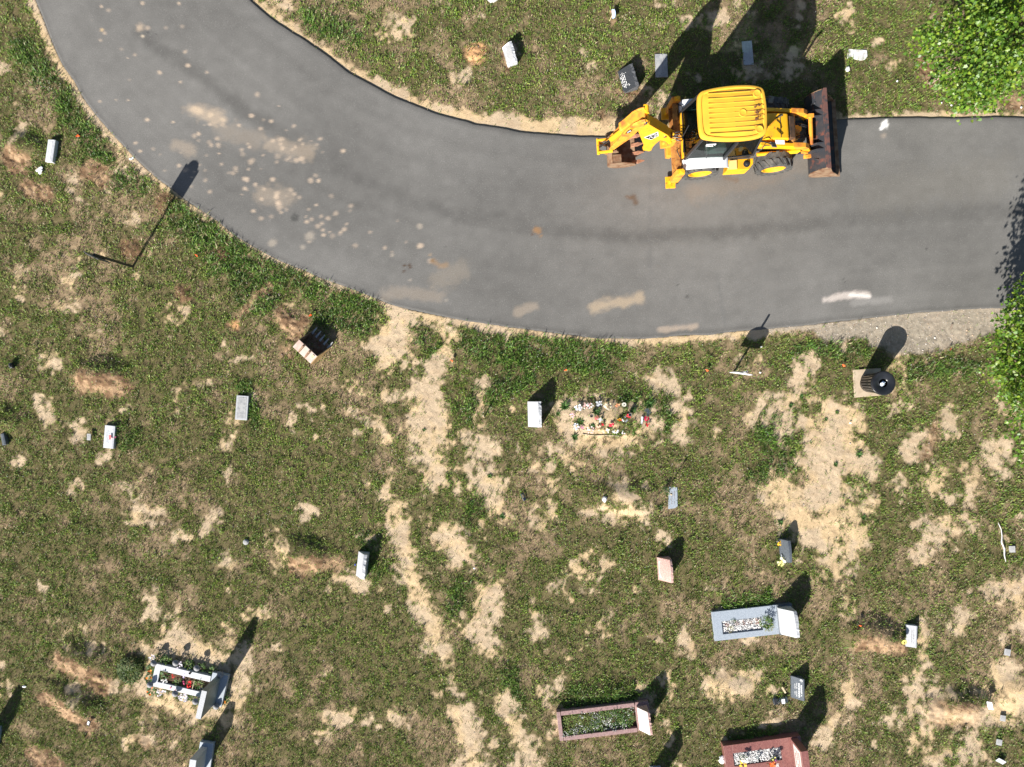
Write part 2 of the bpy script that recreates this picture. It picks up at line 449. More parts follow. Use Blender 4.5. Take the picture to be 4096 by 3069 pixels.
# ---- sand strokes: polylines (px) with radius
SANDL = [([(1610, 1255), (1580, 1310), (1560, 1380), (1545, 1430)], 68), ([(1500, 1380), (1600, 1400)], 40),
         ([(1760, 1290), (1815, 1330), (1790, 1380), (1750, 1470), (1720, 1560)], 34), ([(1700, 1560), (1700, 1640), (1690, 1720), (1660, 1740)], 62),
         ([(1740, 1640), (1770, 1720), (1720, 1830), (1755, 1880), (1740, 1920)], 50), ([(1500, 1700), (1560, 1760)], 30), ([(1540, 1990), (1570, 1900)], 24),
         ([(1960, 1910), (1990, 1930), (1920, 1940)], 42), ([(1920, 1760), (1960, 1800)], 30), ([(2000, 2060), (1960, 2010)], 35), ([(1930, 1540), (1920, 1790)], 12),
         ([(1580, 2050), (1610, 2120), (1620, 2220), (1660, 2330), (1690, 2410), (1720, 2510), (1770, 2600)], 44), ([(1790, 2150), (1830, 2200)], 62), ([(1705, 2080), (1710, 2120)], 18),
         ([(1930, 2380), (1930, 2430), (1900, 2510), (1960, 2590)], 42), ([(1990, 2330), (1975, 2480)], 22), ([(1840, 2860), (1870, 2930), (1900, 3069)], 46),
         ([(2020, 2800), (2060, 2920), (2110, 3020), (2150, 3090)], 40), ([(1780, 2620), (1840, 2860)], 10),
         ([(3120, 1960), (3180, 2060), (3300, 2150), (3330, 2080), (3300, 1900), (3320, 1720), (3390, 1680)], 78), ([(3330, 1660), (3400, 1800), (3440, 1860)], 66), ([(3240, 1680), (3260, 1790), (3230, 1860)], 40),
         ([(3420, 2060), (3420, 2140), (3400, 2200)], 52), ([(3490, 2030), (3420, 2090)], 40), ([(3480, 1880), (3420, 2010)], 18), ([(3340, 2060), (3260, 2000)], 70),
         ([(3330, 2240), (3350, 2290)], 40), ([(3300, 2260), (3300, 2310)], 26), ([(3230, 1450), (3200, 1540), (3260, 1600)], 30), ([(3200, 1560), (3130, 1620), (3080, 1660)], 28), ([(3140, 1640), (3130, 1740)], 20),
         ([(3060, 1580), (3000, 1680)], 18), ([(3750, 1900), (3730, 1930)], 42), ([(3780, 1860), (3840, 1870)], 30), ([(3890, 1920), (3880, 1980)], 38), ([(4000, 1780), (4020, 1800)], 30), ([(3850, 2080), (3890, 2100)], 26),
         ([(3690, 2230), (3700, 2250)], 32), ([(3780, 1650), (3800, 1720)], 26), ([(3690, 1740), (3640, 1800)], 30), ([(3960, 1800), (3990, 1880)], 26),
         ([(2720, 1620), (2730, 1740)], 26), ([(2700, 1560), (2650, 1520)], 26), ([(2240, 1620), (2260, 1700), (2330, 1770), (2470, 1780), (2590, 1730)], 34), ([(2300, 1640), (2440, 1650)], 46), ([(2330, 1700), (2450, 1700)], 40), ([(2540, 1660), (2600, 1700)], 34),
         ([(2600, 1510), (2620, 1560)], 22), ([(2200, 1850), (2210, 2060)], 18), ([(2250, 1840), (2330, 1870)], 22), ([(2440, 2050), (2560, 2050)], 32), ([(2480, 1980), (2520, 2000)], 30),
         ([(2850, 2740), (2990, 2750)], 44), ([(2960, 2690), (3020, 2710)], 28), ([(2880, 2790), (2900, 2800)], 20), ([(2740, 2540), (2770, 2580)], 28), ([(2400, 2500), (2420, 2530)], 22), ([(2140, 2510), (2150, 2540)], 16),
         ([(3700, 2500), (3690, 2600), (3660, 2680), (3660, 2780), (3640, 2850)], 26), ([(3850, 2460), (3830, 2520)], 22), ([(3380, 2740), (3400, 2800)], 34), ([(3370, 2840), (3320, 2900)], 24), ([(3310, 2920), (3290, 2980)], 26),
         ([(4010, 2700), (4080, 2800), (4000, 2840)], 66), ([(4090, 2480), (4070, 2360)], 42), ([(3720, 2910), (3660, 2990)], 34), ([(3800, 3000), (3740, 3030)], 30), ([(3900, 2960), (3850, 3020)], 26), ([(3600, 2860), (3560, 2870)], 22),
         ([(3740, 2770), (3930, 2760)], 26), ([(3720, 2860), (3860, 2870), (3950, 2850)], 36), ([(640, 2580), (590, 2690), (600, 2800), (740, 2830), (920, 2870)], 36), ([(950, 2620), (970, 2720), (940, 2820)], 40), ([(680, 2570), (900, 2640)], 46),
         ([(345, 1725), (290, 1690)], 16), ([(930, 1660), (950, 1690)], 20), ([(860, 2060), (800, 2160)], 12), ([(900, 2250), (920, 2260)], 18)]
DIRTL = [([(1130, 1260), (1180, 1320)], 40), ([(1075, 1150), (990, 1230), (935, 1300)], 26), ([(1905, 200), (1900, 230)], 34), ([(50, 625), (80, 650)], 46), ([(110, 760), (190, 780)], 44), ([(370, 680), (400, 700)], 44),
         ([(320, 1530), (470, 1540)], 44), ([(330, 1500), (500, 1560)], 30), ([(1180, 2260), (1350, 2260)], 34), ([(230, 2640), (330, 2690), (420, 2740)], 38), ([(190, 2790), (300, 2870), (350, 2910)], 34), ([(560, 2960), (580, 2980)], 24), ([(130, 3010), (220, 3060)], 34),
         ([(3440, 2570), (3600, 2590)], 32), ([(3760, 2850), (3860, 2850)], 60), ([(660, 790), (640, 830)], 30), ([(520, 990), (530, 1010)], 36), ([(885, 1000), (895, 1040)], 26), ([(730, 1160), (740, 1200)], 26), ([(2440, 50), (2450, 90)], 22),
         ([(3700, 1820), (3740, 1700)], 20), ([(3680, 250), (3720, 330)], 24), ([(2470, 370), (2560, 380)], 24), ([(1220, 1272), (1215, 1280)], 20), ([(1160, 1420), (1150, 1400)], 22), ([(2020, 190), (2030, 280)], 14), ([(2400, 460), (2420, 500)], 20), ([(4040, 410), (4096, 430)], 26)]
LUSHL = [([(90, 200), (200, 330), (330, 520), (420, 640)], 60), ([(560, 740), (480, 720)], 50), ([(750, 880), (870, 950), (960, 1080), (1040, 1180)], 95), ([(1040, 1060), (1120, 1110)], 60), ([(1160, 1100), (1300, 1180), (1480, 1230)], 62), ([(1300, 1260), (1450, 1300)], 60),
         ([(1660, 1340), (1740, 1400)], 42), ([(1900, 1360), (2150, 1400), (2400, 1420)], 90), ([(2100, 1500), (1870, 1640)], 60), ([(3080, 1700), (3120, 1860), (3060, 1900)], 70), ([(2500, 1600), (2580, 1600)], 40), ([(2560, 1720), (2480, 1740)], 34), ([(2660, 1600), (2660, 1700)], 30),
         ([(3340, 2000), (3360, 2100)], 40), ([(3430, 1970), (3450, 1900)], 26), ([(2900, 2420), (3060, 2400)], 40), ([(2300, 2800), (2600, 2790)], 60), ([(1950, 1980), (1860, 2090)], 40), ([(480, 1730), (520, 1780)], 40), ([(980, 1560), (1020, 1700)], 34), ([(1500, 2300), (1460, 2160)], 34),
         ([(530, 2650), (540, 2700)], 40), ([(1850, 2350), (1820, 2420)], 50), ([(2030, 2700), (2060, 2800)], 50), ([(880, 260), (900, 300)], 20), ([(1250, 90), (1400, 140)], 60), ([(3100, 2950), (2950, 2950)], 40), ([(3300, 1390), (3180, 1400), (3440, 1410)], 36), ([(3640, 1480), (3900, 1470)], 40)]
GRAV = [(3072, 1308), (3420, 1278), (3628, 1250), (3860, 1230), (4046, 1222), (4300, 1215), (4300, 1300), (4096, 1305), (3953, 1338), (3814, 1385), (3675, 1417), (3582, 1410), (3490, 1378), (3443, 1350), (3397, 1356), (3295, 1362), (3248, 1325), (3150, 1320), (3072, 1335)]

def fields(U, V, X, Y):
    n1 = fbm(X * 1.7 + 50, Y * 1.7 + 50, 0, 5); n2 = fbm(X * 6 + 50, Y * 6 + 50, 2, 4)
    n3 = vn(X * 11 + 3, Y * 11 + 3, 9)
    nz = (n1 - .5) * 3.0 + (n2 - .5) * 3.6 + (n3 - .5) * 1.3
    def strokes(LL, soft):
        r = np.full(U.shape, -2.)
        for pts, rad in LL:
            x0 = min(p[0] for p in pts) - rad - 80; x1 = max(p[0] for p in pts) + rad + 80
            y0 = min(p[1] for p in pts) - rad - 80; y1 = max(p[1] for p in pts) + rad + 80
            k = (U > x0) & (U < x1) & (V > y0) & (V < y1)
            if not k.any(): continue
            q = r[k]
            uu, vv = U[k], V[k]
            d = line_d(uu, vv, pts) if len(pts) > 1 else np.hypot(uu - pts[0][0], vv - pts[0][1])
            r[k] = np.maximum(q, np.clip((rad - d) / soft, -2, 1.6))
        return r
    rsd = poly_sd(U, V, ROADPOLY)             # + inside the road
    dI = line_d(U, V, INN_X); dO = line_d(U, V, OUT_X)
    # bare shoulders beside the road
    wI = np.interp(U, [900, 1150, 1400, 1700, 2000, 2300, 2500, 2650, 3300, 3500, 4200], [60, 40, 42, 62, 80, 110, 95, 40, 32, 26, 34])
    wO = np.interp(U, [0, 200, 500, 800, 1000, 1400, 1600, 2000, 2300, 2600, 2900, 3100, 3300], [62, 50, 34, 34, 20, 22, 44, 50, 34, 40, 50, 46, 20])
    sh = np.where(dI < dO, (wI * .72 - dI) / 22, (wO * .72 - dO) / 18)
    sh = np.where(rsd > 0, 1.5, np.clip(sh, -2, 1.4))
    spots = np.clip((fbm(X * 1.25 + 77, Y * 1.25 + 77, 11, 4) - .70) * 14, -2, .15)
    s0 = np.maximum(np.maximum(strokes(SANDL, 46), sh), spots)
    sand = sst(-.45, .55, s0 + nz * .62)
    dirt = sst(-.4, .6, strokes(DIRTL, 26) + nz * .55)
    lush = sst(-.5, .8, strokes(LUSHL, 40) + nz * .35)
    grav = sst(-14, 10, poly_sd(U, V, GRAV) + 40 * (n2 - .5))
    dry = sst(.49, .64, fbm(X * .55 + 9, Y * .55 + 9, 4, 3) * .5 + fbm(X * 2.3 + 31, Y * 2.3, 6, 4) * .5)
    return dict(sand=sand, dirt=dirt, lush=lush, grav=grav, dry=dry, rsd=rsd, n1=n1, n2=n2, dI=dI, dO=dO)

# ---- ground sheet: fine where the photograph looks, coarse to the horizon
STEP = 5.0
us = np.arange(-230, 4330, STEP); vs_ = np.arange(-230, 3300, STEP)
UU, VV = np.meshgrid(us, vs_)
kk = CAM_H / F
XX = (UU - 2048) * kk; YY = (1534.5 - VV) * kk
FD = fields(UU, VV, XX, YY)
keep = sst(-5, -90, FD['rsd'])
ZZ = height(XX, YY) * keep + .035 * (FD['dO'] < FD['dI']) * sst(-120, 0, FD['rsd']) * (FD['rsd'] < 0)
ZZ = np.where(FD['rsd'] > 4, -.06, ZZ)
ZZ = ZZ + (.05 * (vn(XX * 9, YY * 9, 8) - .5) + .03 * (vn(XX * 18, YY * 18, 9) - .5)) * np.clip(FD['dirt'], 0, 1) * keep
ZZ = ZZ + .012 * (vn(XX * 13, YY * 13, 10) - .5) * keep
c_th = np.array([.125, .105, .05]); c_th2 = np.array([.30, .215, .135]); c_sand = np.array([.56, .415, .245]); c_sand2 = np.array([.50, .385, .26]); c_dirt = np.array([.34, .225, .135]); c_dirt2 = np.array([.17, .105, .06])  # c_th: thatch kept dark to stand in for shadows among green blades
c_grav = np.array([.33, .285, .23])
def mix(a, b, t): return a + (b - a) * t[..., None]
col = mix(c_th[None, None, :], c_th2, np.clip(FD['dry'] * .75 + (FD['n2'] - .5) * .8, 0, 1))
col = mix(col, mix(c_sand[None, None, :], c_sand2, sst(.4, .6, FD['n1'])), FD['sand'])
dcol = mix(c_dirt[None, None, :], c_dirt2, sst(.45, .62, FD['n2']))
col = mix(col, dcol, FD['dirt'] * (1 - .55 * FD['sand']))
for (u, v, r) in [(1905, 213, 60), (1360, 1180, 20), (940, 1300, 26)]:       # orange subsoil
    col = mix(col, np.array([.55, .31, .15]), sst(r, r * .4, np.hypot(UU - u, VV - v)))
for (u, v, r) in [(660, 815, 52), (525, 1000, 62), (892, 1018, 46), (735, 1178, 46)]:   # dark churned earth
    col = mix(col, np.array([.15, .092, .052]), sst(r, r * .5, np.hypot(UU - u, VV - v)) * sst(.3, .5, FD['n2'] + .15))
# tread marks and damp hollows in the sand
tm = sst(.56, .66, fbm(XX * 3 + 5, YY * 9 + 5, 12, 3)) * FD['sand'] * .25
col = mix(col, c_dirt, tm)
col = mix(col, c_grav, FD['grav'] * .8)
col = col * (1 + .5 * (vn(XX * 20, YY * 20, 13) - .5) * (1 - FD['sand'] * .7))[..., None]
ny, nx = UU.shape
idx = np.arange(nx * ny).reshape(ny, nx)
Fq = np.stack([idx[:-1, :-1], idx[1:, :-1], idx[1:, 1:], idx[:-1, 1:]], -1).reshape(-1, 4)
gV = np.stack([XX, YY, ZZ], -1).reshape(-1, 3); gC = col.reshape(-1, 3)
# skirt out to the horizon, joined to the border of the fine sheet
bor = np.concatenate([idx[0, :-1], idx[:-1, -1], idx[-1, :0:-1], idx[:0:-1, 0]])
bp = gV[bor]; off = len(gV); nb = len(bor)
rings = []
for k in (1.5, 4, 12, 60):
    r = bp.copy(); r[:, :2] *= k; r[:, 2] = 0; rings.append(r)
gV = np.concatenate([gV] + rings)
gC = np.concatenate([gC] + [np.tile([.13, .13, .06], (nb, 1))] * 4)
sk = []; prev = bor
for k in range(4):
    cur = off + k * nb + np.arange(nb)
    sk.append(np.stack([prev, np.roll(prev, -1), np.roll(cur, -1), cur], -1)); prev = cur
Fq = np.concatenate([Fq] + sk)
tag(raw_mesh("ground", gV, Fq, M['ground'], gC, True), "sandy, patchy cemetery ground under the grass", "ground", kind="structure")

# ------------------------------------------------------------------ road
def resample(pts, n):
    p = np.array(pts, float); d = np.r_[0, np.cumsum(np.hypot(*np.diff(p, axis=0).T))]
    t = np.linspace(0, d[-1], n)
    return np.interp(t, d, p[:, 0]), np.interp(t, d, p[:, 1])
NA, NC = 1100, 130
ou, ov = resample(OUT_X, NA); iu, iv = resample(INN_X, NA)
def smooth1(a, k=5):
    q = np.convolve(np.pad(a, k, 'edge'), np.ones(2 * k + 1) / (2 * k + 1), 'valid'); return q
ou, ov, iu, iv = map(smooth1, (ou, ov, iu, iv))
ar = np.arange(NA)
jo = 7 * (fbm(ar * .05, ar * 0 + 3, 1, 4) - .5) * 2; ji = 6 * (fbm(ar * .05, ar * 0 + 9, 2, 4) - .5) * 2
ov = ov + jo; iv = iv + ji
T = np.linspace(0, 1, NC)
RU = ou[:, None] * (1 - T) + iu[:, None] * T; RV = ov[:, None] * (1 - T) + iv[:, None] * T
ku = (CAM_H - .05) / F
RX = (RU - 2048) * ku; RY = (1534.5 - RV) * ku
RZ = np.full(RX.shape, .05) + .006 * (fbm(RX * 2, RY * 2, 3, 3) - .5)
big = fbm(RX * .35 + 7, RY * .35 + 7, 0, 4); fine = fbm(RX * 4, RY * 4, 5, 4)
tone = .132 * (1 + .5 * (big - .5) + .25 * (fine - .5))
TT = np.broadcast_to(T, RX.shape)
along = fbm(TT * 22, RX * .12 + RY * .12, 6, 3)
tone = tone * (1 + .14 * (along - .5))
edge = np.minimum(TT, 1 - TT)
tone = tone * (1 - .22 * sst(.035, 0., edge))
DARK = [(560, 130), (788, 297), (992, 454), (1300, 650), (1622, 800), (1812, 856), (2140, 915), (2500, 942), (2882, 937), (3489, 872), (4200, 840)]
dd = line_d(RU, RV, DARK)
tone = tone * (1 - .26 * sst(46, 4, dd + 22 * (fine - .5)) * (.45 + .55 * sst(.35, .6, big)))
rc = tone[..., None] * np.array([1.02, .985, .93])
dust = np.array([.44, .345, .25])
def paint(pts, r, amt, c=dust, soft=.6):
    global rc
    d = line_d(RU, RV, pts) if len(pts) > 1 else np.hypot(RU - pts[0][0], RV - pts[0][1])
    a = amt * sst(1, soft * .3, d / r + .9 * (fine - .5) + .5 * (fbm(RX * 11, RY * 11, 8, 2) - .5))
    rc = mix(rc, np.array(c), np.clip(a, 0, 1))
paint([(770, 440), (830, 460), (890, 475)], 44, .55); paint([(775, 435), (800, 448)], 20, .9); paint([(840, 462), (848, 458)], 12, .9); paint([(885, 476), (895, 480)], 12, .8)
paint([(1090, 575), (1150, 600), (1240, 600)], 54, .34); paint([(1050, 780), (1140, 790)], 54, .30); paint([(1030, 560), (900, 520)], 60, .18); paint([(700, 580), (760, 600)], 34, .3)
rr = random.Random(3)
for (cx, cy, sx, sy, n) in [(1120, 800, 75, 40, 26), (1180, 600, 80, 50, 26), (1000, 470, 110, 60, 10), (820, 640, 120, 60, 24), (640, 380, 180, 150, 16), (540, 130, 130, 70, 12), (1340, 905, 90, 40, 20), (900, 640, 160, 120, 22), (1500, 1000, 160, 90, 8)]:
    for _ in range(n):
        paint([(rr.gauss(cx, sx), rr.gauss(cy, sy))], rr.uniform(6, 15), rr.uniform(.3, .8), (.46, .36, .27))
paint([(408, 120)], 13, 1, (.5, .36, .2)); paint([(560, 112)], 26, .7); paint([(570, 145)], 10, .9, (.55, .45, .33))
for u, v, r in [(1087, 970, 24), (1240, 945, 26), (1210, 990, 16), (1680, 905, 14), (1570, 1020, 10), (1640, 1120, 10), (1785, 1202, 12)]: paint([(u, v)], r, .55, (.36, .31, .25))
paint([(2370, 1235), (2440, 1215), (2560, 1195)], 34, .6, (.40, .31, .21)); paint([(3300, 1200), (3370, 1182), (3470, 1180)], 20, .75, (.50, .44, .40)); paint([(3400, 1180), (3480, 1185)], 9, .9, (.62, .57, .53)); paint([(3420, 1210), (3560, 1200)], 26, .25, (.4, .38, .36))
paint([(1750, 1190), (1600, 1170), (1540, 1180)], 40, .2); paint([(1840, 1080), (1760, 1120)], 60, .22, (.33, .27, .2)); paint([(2640, 1320), (2780, 1305)], 18, .5, (.42, .33, .25)); paint([(2070, 1250), (2140, 1225)], 26, .3)
paint([(2145, 920), (2152, 925)], 20, .7, (.28, .15, .06)); paint([(2130, 938)], 8, .8, (.08, .04, .02)); paint([(2165, 945)], 12, .6, (.32, .17, .06)); paint([(2535, 790), (2545, 808)], 15, .75, (.10, .06, .035)); paint([(2520, 792), (2505, 785)], 8, .7, (.12, .07, .04))
for u, v, r in [(1618, 1062, 6), (1637, 1060, 6), (1640, 1070, 6), (1615, 1086, 6), (1732, 1043, 8)]: paint([(u, v)], r + 2, .9, (.06, .035, .02))
paint([(1735, 1045), (1760, 1065), (1785, 1060)], 16, .55, (.27, .17, .09)); paint([(1720, 1020)], 10, .5, (.4, .27, .15))
for u, v, r in [(1180, 875, 26), (2748, 1186, 9), (3706, 996, 7), (3380, 1130, 6), (3373, 1116, 6), (592, 130, 8), (625, 136, 6), (2712, 1140, 6), (1782, 985, 5), (2370, 1035, 3)]: paint([(u, v)], r, .8, (.055, .055, .052))
paint([(2900, 710), (2945, 720)], 14, .6, (.13, .08, .05)); paint([(2780, 770), (3300, 640)], 60, .18, (.30, .22, .15))
paint([(3540, 500)], 20, 1, (.72, .71, .68)); paint([(3525, 515), (3545, 485)], 11, 1, (.75, .74, .72)); paint([(3535, 545)], 16, .35, (.42, .33, .25)); paint([(3500, 780), (4000, 700)], 120, .10, (.3, .27, .22))
for u0, v0, u1, v1 in [(2600, 600, 2600, 1100), (2870, 1100, 2900, 1300)]: paint([(u0, v0), (u1, v1)], 14, .25, (.10, .10, .10))
# edge lip: two extra rows on each side going down
def skirt(Ux, Vx, sgn):
    rows = []
    du = np.gradient(Ux); dv = np.gradient(Vx); l = np.hypot(du, dv); nu, nv = -dv / l * sgn, du / l * sgn
    for o, z in ((4, .03), (9, -.05)):
        a = Ux + nu * o; b = Vx + nv * o
        rows.append(np.stack([(a - 2048) * ku, (1534.5 - b) * ku, np.full(a.shape, z)], -1))
    return rows
so_ = skirt(RU[:, 0], RV[:, 0], 1); si_ = skirt(RU[:, -1], RV[:, -1], -1)
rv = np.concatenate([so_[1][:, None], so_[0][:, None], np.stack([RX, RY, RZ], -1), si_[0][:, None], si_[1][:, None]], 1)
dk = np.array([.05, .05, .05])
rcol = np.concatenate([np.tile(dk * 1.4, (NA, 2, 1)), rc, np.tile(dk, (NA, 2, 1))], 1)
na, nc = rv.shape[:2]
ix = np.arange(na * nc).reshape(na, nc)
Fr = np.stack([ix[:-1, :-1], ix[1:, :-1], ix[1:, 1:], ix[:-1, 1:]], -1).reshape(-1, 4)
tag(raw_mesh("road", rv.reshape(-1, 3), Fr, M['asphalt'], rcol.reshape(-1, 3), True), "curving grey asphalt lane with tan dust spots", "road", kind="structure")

# ------------------------------------------------------------------ grass, clover, pebbles
def samp(a, u, v):
    i = np.clip(np.rint((v - vs_[0]) / STEP).astype(int), 0, ny - 1); j = np.clip(np.rint((u - us[0]) / STEP).astype(int), 0, nx - 1)
    return a[i, j]
BARE = []      # px polygons where stones lie: no grass
def bare(*pts): BARE.append(list(pts))
for q in [((2846, 2449), (3159, 2414), (3170, 2520), (2856, 2564)), ((2225, 2846), (2535, 2800), (2610, 2930), (2232, 2960)), ((2900, 2985), (3200, 2950), (3215, 3069), (2905, 3069)),
          ((625, 2640), (850, 2690), (850, 2790), (620, 2745)), ((3415, 1482), (3515, 1475), (3540, 1580), (3418, 1590)), ((946, 1580), (1002, 1580), (996, 1680), (945, 1676)), ((2618, 220), (2667, 216), (2672, 306), (2623, 313)),
          ((2966, 169), (3005, 168), (3015, 257), (2975, 264)), ((3390, 200), (3466, 204), (3465, 225), (3455, 240), (3400, 232)), ((2682, 1955), (2708, 1955), (2708, 2030), (2672, 2040)), ((420, 1702), (466, 1708), (460, 1794), (420, 1785)), ((1944, -30), (1995, -30), (1985, 14), (1950, 14))]: bare(*q)

rng = np.random.default_rng(21)
def blades(N, dens_fn, lmin, lmax, wmin, wmax, colfn, lean=(.5, 1.25), uv=None):
    if uv is None:
        u = rng.uniform(-90, 4190, N); v = rng.uniform(-90, 3160, N)
    else: u, v = uv
    f = {k: samp(FD[k], u, v) for k in ('sand', 'dirt', 'lush', 'grav', 'dry', 'rsd')}
    x = (u - 2048) * kk; y = (1534.5 - v) * kk
    f['cl'] = vn(x * 7.5, y * 7.5, 1); f['cm'] = fbm(x * 2.6, y * 2.6, 3, 3); f['cs'] = vn(x * 15, y * 15, 6)
    d = dens_fn(f, u, v)
    k = (rng.random(len(u)) < d) & (f['rsd'] < -2)
    u, v, x, y = u[k], v[k], x[k], y[k]; f = {a: b[k] for a, b in f.items()}
    for q in BARE:
        b = inside(u, v, q)
        if b.any():
            u, v, x, y = u[~b], v[~b], x[~b], y[~b]; f = {a: c[~b] for a, c in f.items()}
    n = len(u); z = samp(ZZ, u, v) - .004
    ph = rng.uniform(0, 2 * PI, n); th = rng.uniform(lean[0], lean[1], n)
    l = rng.uniform(lmin, lmax, n) * (.75 + .6 * f['cm']) * (1 + .5 * f['lush'])
    wd = rng.uniform(wmin, wmax, n)
    dx, dy = np.cos(ph), np.sin(ph); px, py = -dy, dx
    b = np.stack([x, y, z], -1)
    t1 = th * .6
    mid = b + np.stack([dx * np.sin(t1), dy * np.sin(t1), np.cos(t1)], -1) * (l * .5)[:, None]
    tip = mid + np.stack([dx * np.sin(th * 1.25), dy * np.sin(th * 1.25), np.cos(th * 1.25)], -1) * (l * .5)[:, None]
    sd = np.stack([px, py, rng.uniform(-.5, .5, n)], -1) * (wd * .5)[:, None]
    Vv = np.stack([b, mid - sd, mid + sd, tip], 1)
    cc = colfn(f, n)
    return Vv, cc
greens = np.array([[.120, .195, .022], [.175, .245, .034], [.075, .140, .018], [.225, .270, .058], [.095, .180, .034]])
deads = np.array([[.33, .255, .155], [.24, .18, .105], [.42, .335, .21], [.19, .15, .09]])
def gcol(f, n):
    g = greens[rng.integers(0, 5, n)] * (.55 + .9 * f['cm'])[:, None] * rng.uniform(.75, 1.3, n)[:, None]
    g = g * (1 - .22 * f['lush'])[:, None] * (np.array([1, 1, 1]) - np.outer(f['lush'], [.18, 0, 0]))
    dd_ = deads[rng.integers(0, 4, n)] * rng.uniform(.7, 1.2, n)[:, None]
    pd = np.clip(.03 + .44 * f['dry'] + .5 * (f['cs'] - .5) + .35 * f['dirt'] - .5 * f['lush'], .02, .9)
    k = rng.random(n) < pd
    g[k] = dd_[k]
    return g
def dens(f, u, v):
    open_ = np.clip(1.15 - 1.12 * f['sand'], 0.015, 1) * np.clip(1 - .85 * f['dirt'], 0, 1) * np.clip(1 - 1.1 * f['grav'], .01, 1)
    cl = sst(.30, .58, f['cl'] * .55 + f['cs'] * .45)
    return open_ * (.10 + .90 * cl) * (.66 + .2 * f['cm'] + .3 * f['lush'] - .12 * f['dry'])
parts = [blades(1500000, dens, .045, .10, .011, .021, gcol, (.3, 1.25))]
# longer tufts
def dens2(f, u, v): return np.clip(sst(.62, .80, f['cl']) * .5 + f['lush'] * .65, 0, 1) * np.clip(1.05 - f['sand'], 0, 1) * np.clip(1 - f['dirt'] * .9, 0, 1) * (1 - f['grav'])
parts.append(blades(260000, dens2, .09, .15, .014, .026, gcol, (.35, 1.1)))
# sprouts in the bare sand
uc = rng.uniform(-60, 4160, 5200); vc = rng.uniform(-60, 3130, 5200)
ku_ = samp(FD['sand'], uc, vc); kr = samp(FD['rsd'], uc, vc)
kz = (ku_ > .5) & (kr < -8); uc, vc = uc[kz], vc[kz]
rep = rng.integers(5, 16, len(uc)); su = np.repeat(uc, rep); sv = np.repeat(vc, rep)
su = su + rng.normal(0, 5.5, len(su)); sv = sv + rng.normal(0, 5.5, len(sv))
parts.append(blades(0, lambda f, u, v: np.ones(len(u)) * .62, .05, .12, .010, .018, lambda f, n: greens[rng.integers(0, 5, n)] * rng.uniform(.7, 1.2, n)[:, None], (.4, 1.2), (su, sv)))
# pale mown stalks lying about the tall green verge
def dens3(f, u, v): return sst(260, 120, np.hypot((u - 640) * .8, v - 960)) * .5 + sst(150, 60, np.hypot(u - 1000, v - 1190)) * .6
parts.append(blades(60000, dens3, .12, .22, .010, .016, lambda f, n: np.array([.30, .29, .13]) * rng.uniform(.6, 1.2, n)[:, None], (.9, 1.4)))
gv = np.concatenate([p[0] for p in parts]); gc = np.concatenate([p[1] for p in parts])
n = len(gv)
b0 = np.arange(n) * 4
gF = np.stack([np.stack([b0, b0 + 2, b0 + 1], -1), np.stack([b0 + 1, b0 + 2, b0 + 3], -1)], 1).reshape(-1, 3)
tag(raw_mesh("grass", gv.reshape(-1, 3), gF, M['grass'], np.repeat(gc, 4, 0)), "patchy green and dry mown grass over the graveyard", "grass", kind="stuff")
print("blades", n)

# clover heads
u = rng.uniform(-60, 4150, 60000); v = rng.uniform(-60, 3120, 60000)
x = (u - 2048) * kk; y = (1534.5 - v) * kk
d = np.clip(samp(FD['lush'], u, v) * .20 + sst(.60, .72, fbm(x * .8, y * .8, 9, 3)) * .10 + .006, 0, 1) * (samp(FD['sand'], u, v) < .3) * (samp(FD['rsd'], u, v) < -20) * (samp(FD['dirt'], u, v) < .4)
k = rng.random(60000) < d; u, v, x, y = u[k], v[k], x[k], y[k]
for q in BARE:
    b = inside(u, v, q); u, v, x, y = u[~b], v[~b], x[~b], y[~b]
z = samp(ZZ, u, v) + rng.uniform(.05, .085, len(u)); r = rng.uniform(.009, .015, len(u))
oct_ = np.array([[1, 0, 0], [-1, 0, 0], [0, 1, 0], [0, -1, 0], [0, 0, 1], [0, 0, -1]])
cv = np.stack([x, y, z], -1)[:, None] + oct_[None] * r[:, None, None]
of = np.array([[0, 2, 4], [2, 1, 4], [1, 3, 4], [3, 0, 4], [2, 0, 5], [1, 2, 5], [3, 1, 5], [0, 3, 5]])
cf = (np.arange(len(u))[:, None, None] * 6 + of[None]).reshape(-1, 3)
tag(raw_mesh("clover_flowers", cv.reshape(-1, 3), cf, M['vcol'], np.tile([.66, .62, .58], (len(u) * 6, 1))), "tiny white clover heads dotted through the grass", "clover", kind="stuff")

# pebbles of the gravel shoulder and sand
u = rng.uniform(-40, 4150, 160000); v = rng.uniform(-40, 3110, 160000)
pr = np.clip(samp(FD['grav'], u, v) * .95 + samp(FD['sand'], u, v) * .022 + samp(FD['dirt'], u, v) * .05, 0, 1) * (samp(FD['rsd'], u, v) < -3)
k = rng.random(len(u)) < pr; u, v = u[k], v[k]
x = (u - 2048) * kk; y = (1534.5 - v) * kk; z = samp(ZZ, u, v); r = rng.uniform(.006, .017, len(u)) * np.where(rng.random(len(u)) < .06, 1.8, 1)
sc = rng.uniform(.6, 1.3, (len(u), 3)); sc[:, 2] *= .6
cv = np.stack([x, y, z + r * .2], -1)[:, None] + (oct_[None] + rng.uniform(-.25, .25, (len(u), 6, 3))) * (r[:, None] * sc)[:, None, :]
cf = (np.arange(len(u))[:, None, None] * 6 + of[None]).reshape(-1, 3)
pal = np.array([[.50, .42, .34], [.60, .55, .50], [.36, .26, .19], [.24, .22, .21], [.55, .40, .27], [.42, .38, .35]])
pc = pal[rng.integers(0, 6, len(u))] * rng.uniform(.7, 1.15, len(u))[:, None]
